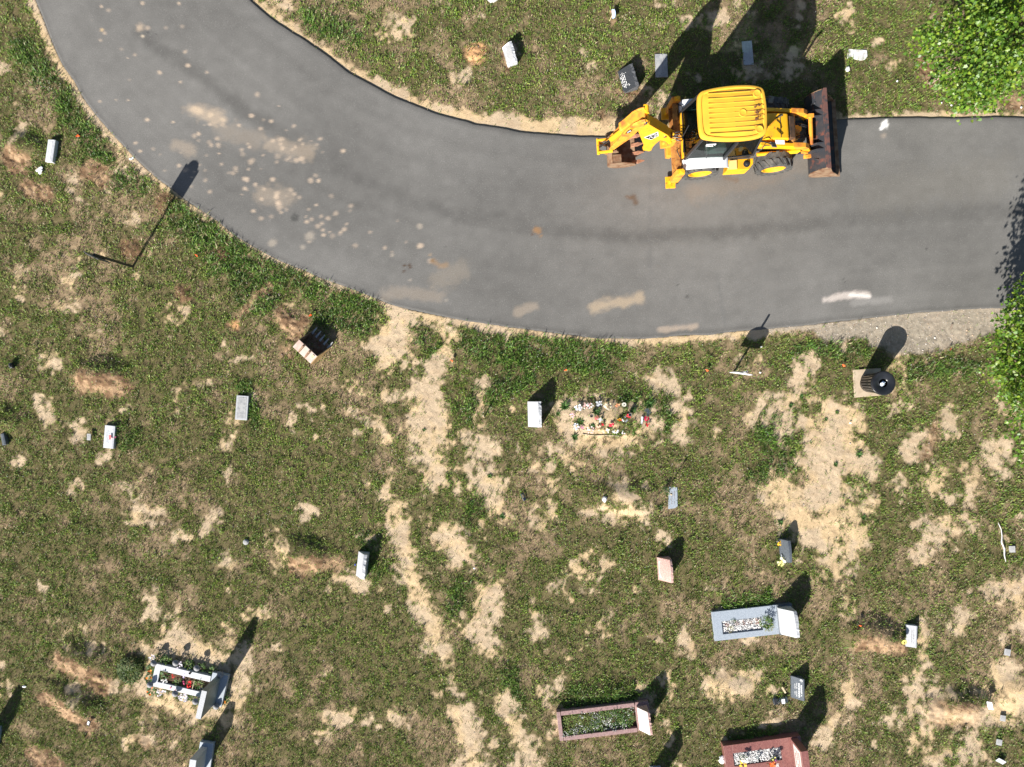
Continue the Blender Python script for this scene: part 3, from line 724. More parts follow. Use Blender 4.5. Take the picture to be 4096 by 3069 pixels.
tag(raw_mesh("pebbles", cv.reshape(-1, 3), cf, M['pebble'], np.repeat(pc, 6, 0)), "loose brown and white pebbles beside the asphalt", "pebbles", kind="stuff")
print("pebbles", len(u))
#@@PART2
# ------------------------------------------------------------------ the backhoe loader
BO = Vector((5.597, 7.283, .052)); BA = math.radians(3.5)
bh = thing("backhoe_loader", "yellow backhoe loader parked on the asphalt lane with its digging arm folded up", "backhoe loader", BO, BA)
def BL(u, v, z):       # photograph pixel at height z -> machine coordinates
    p = P(u, v, z) - BO; c, s = math.cos(BA), math.sin(BA)
    return Vector((c * p.x + s * p.y, -s * p.x + c * p.y, z - BO.z))
def BY(u, v, y):       # photograph pixel on the machine's lengthwise plane at y -> (x, z)
    o = Vector((0, 0, CAM_H)); d = P(u, v, 0) - o
    c, s = math.cos(BA), math.sin(BA)
    yo = -s * (o.x - BO.x) + c * (o.y - BO.y); yd = -s * d.x + c * d.y
    t = (y - yo) / yd; q = o + d * t
    return (c * (q.x - BO.x) + s * (q.y - BO.y), q.z - BO.z)

def cr(pts, n=4, closed=True):
    out = []; k = len(pts)
    for i in range(k if closed else k - 1):
        p0, p1, p2, p3 = [Vector(pts[(i + j) % k] if closed else pts[max(0, min(k - 1, i + j))]) for j in (-1, 0, 1, 2)]
        for t in range(n):
            t /= n
            out.append(tuple(.5 * ((2 * p1) + (p2 - p0) * t + (2 * p0 - 5 * p1 + 4 * p2 - p3) * t * t + (3 * p1 - p0 - 3 * p2 + p3) * t ** 3)))
    if not closed: out.append(tuple(pts[-1]))
    return out
half = [(-.57, 0), (-.56, .40), (-.50, .60), (-.30, .675), (.05, .725), (.45, .745), (.85, .73), (1.12, .67), (1.24, .57), (1.28, .30)]
outl = cr([(x, y) for x, y in half] + [(1.295, 0)] + [(x, -y) for x, y in half[:0:-1]], 4)
m = MB(); n0 = len(outl); rings = []
cx = .36
for sc_, z in ((.97, 2.63), (1.0, 2.66), (1.0, 2.74), (.985, 2.785), (.95, 2.80), (.90, 2.80), (.875, 2.775), (.84, 2.785), (.5, 2.815), (.1, 2.82)):
    rings.append([(cx + (x - cx) * (sc_ if sc_ > .8 else sc_), y * sc_, z) for x, y in outl])
vs = [p for r in rings for p in r]; fs = [list(range(n0))[::-1], list(range((len(rings) - 1) * n0, len(rings) * n0))]
for i in range(len(rings) - 1):
    for j in range(n0): fs.append((i * n0 + j, i * n0 + (j + 1) % n0, (i + 1) * n0 + (j + 1) % n0, (i + 1) * n0 + j))
m.add(vs, fs)
roof = m.build("roof", M['roofyel'], bh, True)
m = MB()
for i, yy in enumerate(np.linspace(-.54, .54, 9)):
    l1 = 1.02 - .16 * (abs(i - 4) / 4) ** 1.5
    m.bar((-.30, yy, 2.815), (l1, yy, 2.815), .03, .016)
m.build("rib", M['roofyel'], roof, False, .008)
m = MB()
for i, yy in enumerate(np.linspace(-.54, .54, 9)):
    l1 = 1.02 - .16 * (abs(i - 4) / 4) ** 1.5
    m.box(((l1 + .40) / 2 + .1, yy + .02, 2.814), (l1 - .40 + .2, .007, .012))
m.build("dirt_streak", M['rust'], roof)
for (bx, by) in ((1.03, .47), (1.04, -.5), (.62, -.03)):
    MB().lathe([(.105, 2.80), (.105, 2.832), (.09, 2.836), (.075, 2.828), (.02, 2.83)], (bx, by, 0), 24).build("roof_plug", M['roofyel'], roof, True)
m = MB(); rr = random.Random(4)
for y0 in (-.03, .13, -.19):
    for _ in range(9): m.blob((1.02 + rr.uniform(-.07, .07), y0 + rr.uniform(-.035, .035), 2.818), (rr.uniform(.015, .035), rr.uniform(.015, .03), .008), 0, rr.random())
m.build("rust_stain", mat("rust_stain", (.14, .06, .02), .9), roof)

# chassis
m = MB()
m.box((.95, 0, .66), (3.1, .72, .42)); m.box((-.45, 0, .75), (.5, .9, .5)); m.tube([(0, -.62, .53), (0, .62, .53)], .13); m.tube([(2.22, -.62, .53), (2.22, .62, .53)], .12)
m.build("chassis", M['interior'], bh, False, .02)
m = MB()      # lower cab tub
m.prism([(-.6, -.70), (.55, -.72), (1.42, -.68), (1.42, .68), (.55, .72), (-.6, .70)], 'z', .88, 1.24)
tub = m.build("cab_tub", M['black'], bh, False, .03)
LOW = {'rl': (-.60, -.70, 1.24), 'rr': (-.60, .70, 1.24), 'ml': (.52, -.73, 1.22), 'mr': (.52, .73, 1.22), 'fl': (1.40, -.68, 1.20), 'fr': (1.40, .68, 1.20)}
UP = {'rl': (-.44, -.60, 2.66), 'rr': (-.44, .60, 2.66), 'ml': (.50, -.70, 2.66), 'mr': (.50, .70, 2.66), 'fl': (1.18, -.60, 2.66), 'fr': (1.18, .60, 2.66)}
m = MB()
for k in LOW: m.bar(LOW[k], UP[k], .17 if k[0] == 'm' else .085, .06, 0, (1, 0, 0))
for a, b in (('rl', 'ml'), ('ml', 'fl'), ('rr', 'mr'), ('mr', 'fr'), ('fl', 'fr'), ('rl', 'rr')):
    m.bar(LOW[a], LOW[b], .05, .07); m.bar(UP[a], UP[b], .05, .05)
m.build("cab_frame", M['black'], bh, False, .01)
def pane(name, q, inset=0):
    mm = MB(); q = [Vector(p) for p in q]; nn = (q[1] - q[0]).cross(q[3] - q[0]).normalized() * .006
    mm.hexa([p - nn for p in q] + [p + nn for p in q]); return mm.build(name, M['glass'], bh)
pane("rear_window", [LOW['rl'], LOW['rr'], UP['rr'], UP['rl']]); pane("windscreen", [LOW['fl'], LOW['fr'], UP['fr'], UP['fl']])
for a, b in (('rl', 'ml'), ('ml', 'fl'), ('rr', 'mr'), ('mr', 'fr')): pane("side_window", [LOW[a], LOW[b], UP[b], UP[a]])
m = MB(); m.box((-.05, 0, 1.36), (.5, .52, .14)); m.box((.22, 0, 1.72), (.13, .5, .62)); m.box((.2, 0, 2.1), (.1, .28, .2))
m.build("seat", M['interior'], bh, False, .04)
m = MB(); m.prism(cr([(.0, 1.3), (.55, 1.3), (.56, 1.42), (.35, 1.46), (.2, 1.52), (.05, 1.46)], 3), 'y', -.62, -.34); m.build("seat_cover", M['seat'], bh, False, .03)
m = MB()
for dx in (-.42, -.34): m.tube([(dx, .1, 1.25), (dx - .05, .05, 1.75)], .018); m.tube([(dx, -.12, 1.25), (dx - .05, -.1, 1.75)], .018)
m.tube([(1.05, 0, 1.2), (.88, 0, 1.7)], .035)
m.lathe([(.20, 1.70), (.215, 1.715), (.20, 1.73), (.185, 1.715)], (.86, 0, 0), 20, cap=False)
m.build("control_lever", M['black'], bh)
m = MB(); m.box((.25, 0, 1.255), (1.55, 1.25, .02)); m.box((1.22, 0, 1.45), (.22, .7, .36)); m.build("dashboard", M['interior'], bh, False, .02)
MB().lathe([(.05, 1.3), (.06, 1.42), (.065, 1.43), (.05, 1.435)], (1.0, -.55, 0), 14).build("cup", M['seat'], bh, True)
m = MB(); m.box((-.635, 0, 1.16), (.06, 1.30, .22)); m.build("rear_sill", M['yellow'], bh, False, .015)
# wiper and handle
m = MB(); m.tube([(.0, -.745, 1.32), (-.33, -.66, 2.62)], .010, 6); m.tube([(-.66, -.1, 1.3), (-.60, .05, 1.9)], .012, 6); m.tube([(-.64, -.52, 1.28), (-.62, -.15, 1.30), (-.70, .1, 1.22)], .014, 6); m.build("wiper", M['black'], bh)
# number plate under the roof edge
m = MB(); a = BL(2833, 567, 2.62); m.box((a.x + .06, -.765, 2.60), (.26, .012, .10)); plate = m.build("number_sticker", M['plastic'], bh)
m = MB(); put_text(m, "NG8882", (a.x + .05, -.774, 2.583), (1, 0, 0), (0, 0, 1), .2, .045, .002); m.build("number", M['decalblack'], plate)
m = MB(); put_text(m, "NG8882", (a.x + .05, -.770, 2.50), (1, 0, 0), (0, 0, 1), .2, .05, .004); m.build("window_lettering", M['plastic'], bh)
# fenders
for s in (-1, 1):
    m = MB()
    prof = cr([(-.66, 1.0), (-.62, 1.2), (-.42, 1.29), (.2, 1.31), (.60, 1.27), (.68, 1.18)], 4, False)
    prof2 = [(x, z - .035) for x, z in prof][::-1]
    m.prism([(x, z) for x, z in prof] + prof2, 'y', s * .70, s * 1.02)
    m.build("fender", M['whitepaint'], bh, False, .02)
# wheels
def wheel(x, y, R, wd):
    t = bpy.data.objects.new("wheel", None); C.objects.link(t); t.parent = bh; t.location = (x, y, R); t.empty_display_size = .1
    s = 1 if y > 0 else -1; h = wd / 2
    m = MB()
    m.lathe([(R * .58, -h * .7), (R * .66, -h * .98), (R * .86, -h), (R * .935, -h * .86), (R * .945, 0), (R * .935, h * .86), (R * .86, h), (R * .66, h * .98), (R * .58, h * .7), (R * .57, 0)], n=48, ax='y', cap=False)
    nl = 17
    for i in range(nl):
        for sd in (-1, 1):
            t0 = 2 * PI * (i + (.5 if sd > 0 else 0)) / nl; pr = []
            for rr_ in (R * .90, R * 1.0):
                for (yy, dt) in ((.02, .17), (1.0, -.10), (1.0, .06), (.02, .30)):
                    tt = t0 + dt; r2 = rr_ - (R * .045 if yy > .5 else 0)
                    pr.append((r2 * math.cos(tt), sd * h * yy, r2 * math.sin(tt)))
            m.hexa(pr)
    ty = m.build("tyre", M['tyre'], t)
    m = MB()
    m.lathe([(R * .595, s * h * .72), (R * .60, s * h * .80), (R * .55, s * h * .80), (R * .52, s * h * .45), (R * .30, s * h * .32), (R * .28, s * h * .52), (R * .18, s * h * .55), (R * .02, s * h * .55)], n=36, ax='y', cap=False)
    for i in range(8):
        a = 2 * PI * i / 8; m.box((R * .41 * math.cos(a), s * h * .42, R * .41 * math.sin(a)), (.035, .05, .035))
    m.build("rim", M['rimyel'], t, True)
for x in (0, 2.22):
    for y in (-.80, .80): wheel(x, y, .57, .42)
# tank and steps on the near side, battery box on the far side
m = MB()
m.prism([(.70, -1.03), (.78, -.70), (1.52, -.70), (1.50, -.86), (1.36, -1.03)], 'z', .48, .92)
tank = m.build("fuel_tank", M['yellow'], bh, False, .02)
MB().lathe([(.10, .92), (.10, .94), (.055, .945), (.055, .99), (.04, 1.0)], (1.30, -.86, 0), 20).build("filler_cap", M['black'], tank, True)
m = MB(); m.hexa([(.72, -1.0, .90), (1.0, -1.0, .925), (1.0, -.74, .94), (.80, -.74, .925), (.72, -1.0, .93), (1.0, -1.0, .955), (1.0, -.74, .965), (.80, -.74, .95)]); m.build("step_plate", mat("tan_step", (.66, .44, .16), .6), tank)
m = MB(); m.prism([(.75, .70), (.75, 1.0), (1.45, 1.0), (1.45, .70)], 'z', .5, .92); m.build("battery_box", M['yellow'], bh, False, .02)
# bonnet
m = MB()
pf = cr([(1.40, 1.58), (1.9, 1.56), (2.28, 1.50), (2.40, 1.42), (2.44, 1.2)], 4, False)
m.prism([(1.40, .75)] + pf + [(2.44, .75)], 'y', -.37, .37)
bon = m.build("bonnet", M['yellow'], bh, False, .035, None, 3)
m = MB(); m.box((2.12, 0, 1.545), (.012, .70, .012)); m.build("panel_seam", M['interior'], bon)
m = MB(); m.tube([(1.79, .02, 1.5), (1.79, .02, 2.15), (1.81, .02, 2.25), (1.88, .03, 2.34)], .036, 14); m.build("exhaust_stack", M['chrome'], bh, True)
m = MB(); m.box((2.50, 0, 1.02), (.12, .70, .62)); m.prism([(2.44, .5), (2.44, 1.42), (2.62, 1.34), (2.66, .5)], 'y', -.32, .32); m.build("front_grille", M['grille'], bh, False, .02)
# loader arms
for s in (-1, 1):
    yb = .50 * s
    m = MB()
    m.prism([(1.45, 1.50), (1.52, 1.58), (2.25, 1.40), (2.95, 1.20), (3.10, 1.06), (3.42, .56), (3.30, .42), (2.92, .92), (2.2, 1.16), (1.48, 1.30)], 'y', yb - .055, yb + .055)
    arm = m.build("loader_arm", M['yellow'], bh, False, .015)
    m = MB(); m.prism([(2.55, 1.33), (2.95, 1.23), (3.12, 1.08), (3.06, .96), (2.75, 1.02)], 'y', yb - .072, yb + .072); m.build("knee_plate", M['orange'], arm, False, .01)
    m = MB(); m.tube([(1.62, yb + s * .10, .92), (2.62, yb + s * .10, .98)], .055, 14); m.tube([(2.60, yb + s * .10, .98), (2.62, yb + s * .10, .98), (2.86, yb + s * .10, 1.0)], .065, 12)
    lc = m.build("lift_cylinder", M['yellow'], bh, True)
    m = MB(); m.tube([(2.84, yb - .1, 1.0), (2.84, yb + s * .18, 1.0)], .05, 12); m.build("pin", M['black'], lc, True)
    m = MB(); m.bar((2.80, yb + s * .05, .92), (3.18, yb + s * .09, .72), .06, .13); m.bar((3.12, yb + s * .02, .78), (3.40, yb, .56), .07, .14); m.bar((3.15, yb + s * .16, .60), (3.42, yb + s * .14, .56), .10, .10)
    m.build("tilt_link", M['orange'], bh, False, .01)
m = MB(); m.tube([(2.58, -.46, 1.20), (2.58, .46, 1.20)], .10, 16); m.bar((2.58, -.05, 1.2), (2.85, -.05, 1.0), .1, .1); m.build("cross_tube", M['rust'], bh, True)
m = MB(); m.tube([(3.22, -.42, .98), (3.22, .44, 1.04)], .06, 12); m.box((3.22, .40, 1.03), (.16, .10, .14)); m.build("tilt_bar", M['orange'], bh, True)
m = MB(); m.box((2.80, .10, .85), (.36, .18, .2)); m.box((2.82, -.1, .7), (.3, .12, .3)); m.build("tilt_ram", M['yellow'], bh, False, .02)
m = MB()
rr = random.Random(8)
for y0 in (-.30, -.2, .25, .33): m.tube(cr([(1.6, y0, 1.0), (2.3, y0 + rr.uniform(-.05, .05), 1.05), (2.7, y0 + rr.uniform(-.1, .1), .9), (3.0, y0 * .6, .95), (3.25, y0 * .5, .8)], 5, False), .016, 7)
m.tube(cr([(1.50, -.42, 1.58), (1.62, -.50, 1.70), (1.75, -.52, 1.62), (1.9, -.52, 1.45)], 5, False), .014, 7)
m.tube(cr([(1.45, -.60, 1.30), (1.52, -.66, 1.52), (1.60, -.58, 1.62), (1.72, -.60, 1.70)], 5, False), .012, 7)
m.build("hydraulic_hose", M['black'], bh, True)
# mirrors
for s in (-1, 1):
    m = MB(); m.tube([(1.30, s * .62, 2.2), (1.62, s * .66, 2.05), (1.74, s * .66, 1.95)], .014, 7)
    mi = m.build("mirror_arm", M['black'], bh, True)
    X = Matrix.Translation((1.76, s * .64, 1.88)) @ Matrix.Rotation(math.radians(28), 4, 'Y') @ Matrix.Rotation(math.radians(20 * s), 4, 'X')
    MB().box((0, 0, 0), (.20, .18, .035), 0, X).build("mirror", M['mirror'], mi, False, .02)
m = MB(); X = Matrix.Translation((2.02, -.445, 1.475)) @ Matrix.Rotation(math.radians(14), 4, 'Y'); m.box((0.1, 0, 0), (.30, .12, .008), 0, X); m.build("white_sticker", M['plastic'], bh)
# loader bucket
bw = 1.155
bp_ = cr([(3.62, 1.10), (3.44, .84), (3.34, .52), (3.40, .26), (3.60, .11), (3.95, .085), (4.36, .10)], 4, False)
def offs(pl, d):
    out = []
    for i, p in enumerate(pl):
        a = Vector(pl[max(0, i - 1)]); b = Vector(pl[min(len(pl) - 1, i + 1)]); t = (b - a).normalized(); out.append((p[0] - t.y * d, p[1] + t.x * d))
    return out
m = MB(); m.prism(bp_ + offs(bp_, .022)[::-1], 'y', -bw, bw)
lb = m.build("loader_bucket", M['blacksteel'], bh, False, .004)
for s in (-1, 1):
    m = MB(); m.prism(bp_ + [(4.30, .24), (3.98, .60), (3.72, 1.06)], 'y', s * bw - .016, s * bw + .016); m.build("side_plate", M['rustbuck'], lb)
m = MB(); m.box((3.665, 0, 1.10), (.10, 2 * bw + .05, .035)); m.bar((3.60, -bw, 1.07), (3.60, bw, 1.07), .03, .07); m.build("top_lip", M['rustlip'], lb, False, .006)
m = MB(); m.box((4.36, 0, .115), (.12, 2 * bw + .06, .03))
for i in range(5):
    y0 = -.95 + i * .475; m.lathe([(.022, .13), (.022, .142), (.012, .146)], (4.36, y0, 0), 10)
m.build("cutting_edge", M['rustbuck'], lb, False, .004)
m = MB()
for y0 in (-.58, -.40, .40, .58): m.prism([(3.58, 1.04), (3.40, .80), (3.30, .50), (3.22, .50), (3.24, .84), (3.38, 1.0)], 'y', y0 - .018, y0 + .018)
for y0 in (-.85, .85): m.bar((3.45, y0, .9), (3.36, y0 * .8, .55), .03, .03)
m.build("hinge_plate", M['blacksteel'], lb)
# rear frame and stabilisers
m = MB()
m.box((-.70, 0, .93), (.05, 2.1, .44)); m.box((-.77, 0, 1.12), (.14, 2.1, .05)); m.box((-.79, 0, .72), (.15, 2.1, .06)); m.box((-.66, 0, 1.13), (.10, 1.1, .06))
m.box((-.73, .62, .95), (.10, .35, .40)); m.box((-.73, -.62, .95), (.10, .35, .40))
rf = m.build("rear_frame", M['rust'], bh, False, .012)
for s in (-1, 1):
    y0 = s * 1.06
    m = MB(); m.box((-.74, y0, .80), (.24, .16, .88))
    st = m.build("stabiliser", M['orange'], bh, False, .015)
    m = MB(); m.box((-.72, y0, 1.26), (.17, .12, .06)); m.tube([(-.72, y0, 1.2), (-.72, y0, 1.36)], .05, 10); m.build("cylinder_head", M['yellow'], st)
    m = MB(); m.box((-.74, y0, .28), (.14, .10, .3)); m.build("inner_leg", M['orange'], st, False, .01)
    m = MB(); m.box((-.80, y0 + s * .0, .13), (.30, .36, .04)); m.prism([(-.86, .15), (-.62, .15), (-.70, .28), (-.80, .28)], 'y', y0 - .05, y0 + .05); m.build("foot_pad", M['yellow'], st, False, .01)
# swing post
m = MB()
m.box((-.90, -.02, .92), (.18, .30, .62)); m.box((-1.02, -.02, 1.22), (.26, .26, .07)); m.box((-1.02, -.02, .64), (.28, .28, .07)); m.tube([(-1.06, -.02, .58), (-1.06, -.02, 1.30)], .055, 12)
m.prism([(-1.0, .48), (-.86, .40), (-.80, .70), (-.98, .72)], 'y', -.42, -.12); m.lathe([(.06, 1.25), (.06, 1.33), (.03, 1.35)], (-.9, .08, 0), 12)
m.build("swing_post", M['orange'], bh, False, .015)
m = MB(); m.box((-.92, -.05, 1.28), (.14, .16, .14)); m.lathe([(.05, 1.34), (.05, 1.42), (.02, 1.44)], (-.94, .0, 0), 10); m.box((-1.0, -.16, 1.2), (.1, .1, .1)); m.build("hose_manifold", M['yellow'], bh, False, .02)
m = MB()
for i in range(4): m.tube(cr([(-.62, .1 - .07 * i, 1.15), (-.75, .05 - .09 * i, 1.42), (-.95, .02 - .05 * i, 1.40), (-1.2, -.02, 1.55)], 6, False), .014, 7)
m.tube(cr([(-.72, .95, 1.15), (-.6, .8, 1.30), (-.68, .6, 1.18)], 6, False), .014, 7); m.tube(cr([(-.72, -.35, 1.18), (-.82, -.45, 1.28), (-.72, -.62, 1.18)], 6, False), .014, 7)
m.build("rear_hose", M['black'], bh, True)
# boom: two side plates and a box web, traced on the machine's own plane
yn, yf = -.17, .11
tr = [(2553, 527), (2566, 505), (2579, 490), (2583, 478), (2592, 484), (2596, 498), (2628, 517), (2671, 541), (2684, 556), (2680, 580), (2660, 566), (2640, 562), (2622, 577), (2611, 589), (2605, 603), (2596, 606), (2572, 602), (2570, 592), (2575, 582)]
bpoly = [BY(u, v, yn) for u, v in tr]
m = MB(); m.prism(bpoly, 'y', yn, yn + .03); m.prism(bpoly, 'y', yf - .03, yf)
inner = [((x - bpoly[10][0]) * .94 + bpoly[10][0], (z - 1.6) * .94 + 1.6) for x, z in bpoly]
m.prism(inner, 'y', yn + .03, yf - .03)
boom = m.build("boom", M['yellow'], bh, False, .008)
m = MB(); x, z = BY(2660, 545, yn); m.tube([(x, yn - .03, z), (x, yf + .03, z)], .05, 14); x, z = BY(2582, 488, yn); m.tube([(x, yn - .06, z), (x, yf + .06, z)], .05, 14); m.build("pivot_pin", M['chrome'], boom, True)
# emblem on the boom
def on_plane(pp, y): return [Vector((BY(u, v, yn)[0], y, BY(u, v, yn)[1])) for u, v in pp]
e4 = on_plane([(2576, 550), (2604, 559), (2634, 544), (2632, 527)], yn - .003)
m = MB(); m.hexa([p for p in e4] + [p + Vector((0, -.003, 0)) for p in e4]); em = m.build("emblem_plate", M['plastic'], boom)
ctr = sum(e4, Vector()) / 4
m = MB()
i4 = [ctr + (p - ctr) * .86 + Vector((0, -.005, 0)) for p in e4]; m.hexa(i4 + [p + Vector((0, -.002, 0)) for p in i4]); m.build("emblem_field", M['decalblack'], em)
m = MB()
vs, fs = text_geo("JCB", .03)
ax_ = (i4[2] - i4[0]) * .62; ay = (e4[3] - e4[1]); ay = (ay - ax_ * (ay.dot(ax_) / ax_.dot(ax_))) * .62
m.add([ctr + Vector((0, -.0095, 0)) + ax_ * q[0] + ay * q[1] + ax_ * (q[1] * .18) for q in vs], fs); m.build("emblem_lettering", M['plastic'], em)
# boom cylinder
m = MB(); a = Vector((-1.95, .16, 2.62)); b = Vector((-.95, .10, 1.28)); m.tube([a, a.lerp(b, .38)], .032, 10, 1); m.tube([a.lerp(b, .34), b], .062, 14); m.tube([a.lerp(b, .33), a.lerp(b, .37)], .078, 14); m.tube([a.lerp(b, .58), a.lerp(b, .60)], .07, 12)
m.build("boom_cylinder", [M['yellow'], M['steelrod']], bh, True)
# dipper
dn, df = -.20, .16
tr = [(2584, 490), (2580, 482), (2560, 486), (2532, 500), (2500, 528), (2474, 560), (2440, 594), (2436, 604), (2448, 606), (2470, 590), (2520, 556), (2556, 522), (2578, 506)]
dpoly = [BY(u, v, dn) for u, v in tr]
m = MB(); m.prism(dpoly, 'y', dn, dn + .04); m.prism(dpoly, 'y', df - .04, df)
ccx = sum(p[0] for p in dpoly) / len(dpoly); ccz = sum(p[1] for p in dpoly) / len(dpoly)
m.prism([(ccx + (x - ccx) * .9, ccz + (z - ccz) * .9) for x, z in dpoly], 'y', dn + .04, df - .04)
dip = m.build("dipper", M['orange'], bh, False, .01)
m = MB(); a = Vector((-2.05, -.03, 3.02)); b = Vector((-2.78, -.03, 1.55)); m.prism([(-2.0, 3.02), (-2.08, 3.12), (-2.35, 2.85), (-2.62, 2.1), (-2.5, 2.05), (-2.25, 2.55)], 'y', -.10, .16); m.build("dipper_web", M['orange'], dip, False, .02)
m = MB(); m.tube([(-2.02, .02, 3.08), (-2.02, .22, 3.08)], .07, 12); m.box((-2.05, .2, 3.08), (.1, .08, .12)); m.build("pin_boss", M['yellow'], dip, True)
m = MB(); m.tube([(-2.36, .0, 2.35), (-2.74, -.06, 1.45)], .075, 14); m.tube([(-2.72, -.06, 1.50), (-3.02, -.06, .78)], .030, 10, 1); m.build("bucket_cylinder", [M['yellow'], M['steelrod']], bh, True)
q4 = on_plane([(2500, 536), (2520, 533), (2530, 518), (2512, 521)], 0)
q4 = [Vector((BY(u, v, dn)[0], dn - .004, BY(u, v, dn)[1])) for u, v in [(2500, 535), (2519, 532), (2531, 518), (2514, 520)]]
m = MB(); m.hexa(q4 + [p + Vector((0, -.003, 0)) for p in q4]); dp = m.build("dipper_emblem", M['decalblack'], dip)
m = MB(); c0 = sum(q4, Vector()) / 4 + Vector((0, -.006, 0)); put_text(m, "JCB", c0, (q4[2] - q4[0]), (q4[3] - q4[1]), .16, .09, .002); m.build("emblem_lettering", M['plastic'], dp)
q4 = [Vector((BY(u, v, dn)[0], dn - .004, BY(u, v, dn)[1])) for u, v in [(2516, 518), (2535, 516), (2537, 511), (2520, 513)]]
m = MB(); m.hexa(q4 + [p + Vector((0, -.003, 0)) for p in q4]); dp = m.build("model_plate", M['yellow'], dip)
m = MB(); c0 = sum(q4, Vector()) / 4 + Vector((0, -.006, 0)); put_text(m, "3CX", c0, (q4[2] - q4[0]), (q4[3] - q4[1]), .12, .04, .002); m.build("model_lettering", M['decalblack'], dp)
# bucket link and digging bucket
m = MB()
for y0 in (-.22, .14): m.bar((-2.62, y0, .86), (-3.06, y0, .80), .06, .12)
m.tube([(-3.04, -.28, .80), (-3.04, .20, .80)], .045, 12)
m.build("tipping_link", M['yellow'], bh, False, .012)
m = MB()
for y0 in (-.16, .08): m.bar((-3.02, y0, .78), (-2.72, y0, .46), .05, .09)
m.build("bucket_link", M['rust'], bh, False, .01)
dbp = cr([(-2.62, .70), (-2.74, .52), (-2.70, .30), (-2.48, .18), (-2.15, .20), (-1.86, .36)], 4, False)
m = MB(); m.prism(dbp + offs(dbp, .028)[::-1], 'y', -.52, .42)
db = m.build("digging_bucket", M['rustbuck'], bh, False, .004)
for y0 in (-.52, .42):
    m = MB(); m.prism(dbp + [(-1.92, .52), (-2.25, .66)], 'y', y0 - .012, y0 + .012); m.build("side_plate", M['rustbuck'], db)
m = MB()
for y0 in (-.20, .10): m.prism([(-2.66, .72), (-2.50, .84), (-2.42, .72), (-2.5, .6)], 'y', y0 - .02, y0 + .02)
m.box((-2.48, -.38, .66), (.26, .22, .04)); m.build("lug", M['rustbuck'], db)
for i in range(4):
    y0 = -.44 + i * .26
    m = MB(); m.hexa([(-1.98, y0 - .05, .29), (-1.80, y0 - .05, .37), (-1.80, y0 + .05, .37), (-1.98, y0 + .05, .29), (-1.98, y0 - .05, .37), (-1.80, y0 - .05, .45), (-1.80, y0 + .05, .45), (-1.98, y0 + .05, .37)])
    m.hexa([(-1.81, y0 - .06, .36), (-1.62, y0 - .012, .47), (-1.62, y0 + .012, .47), (-1.81, y0 + .06, .36), (-1.81, y0 - .06, .46), (-1.62, y0 - .012, .49), (-1.62, y0 + .012, .49), (-1.81, y0 + .06, .46)])
    m.build("tooth", M['tooth'], db, False, .01)

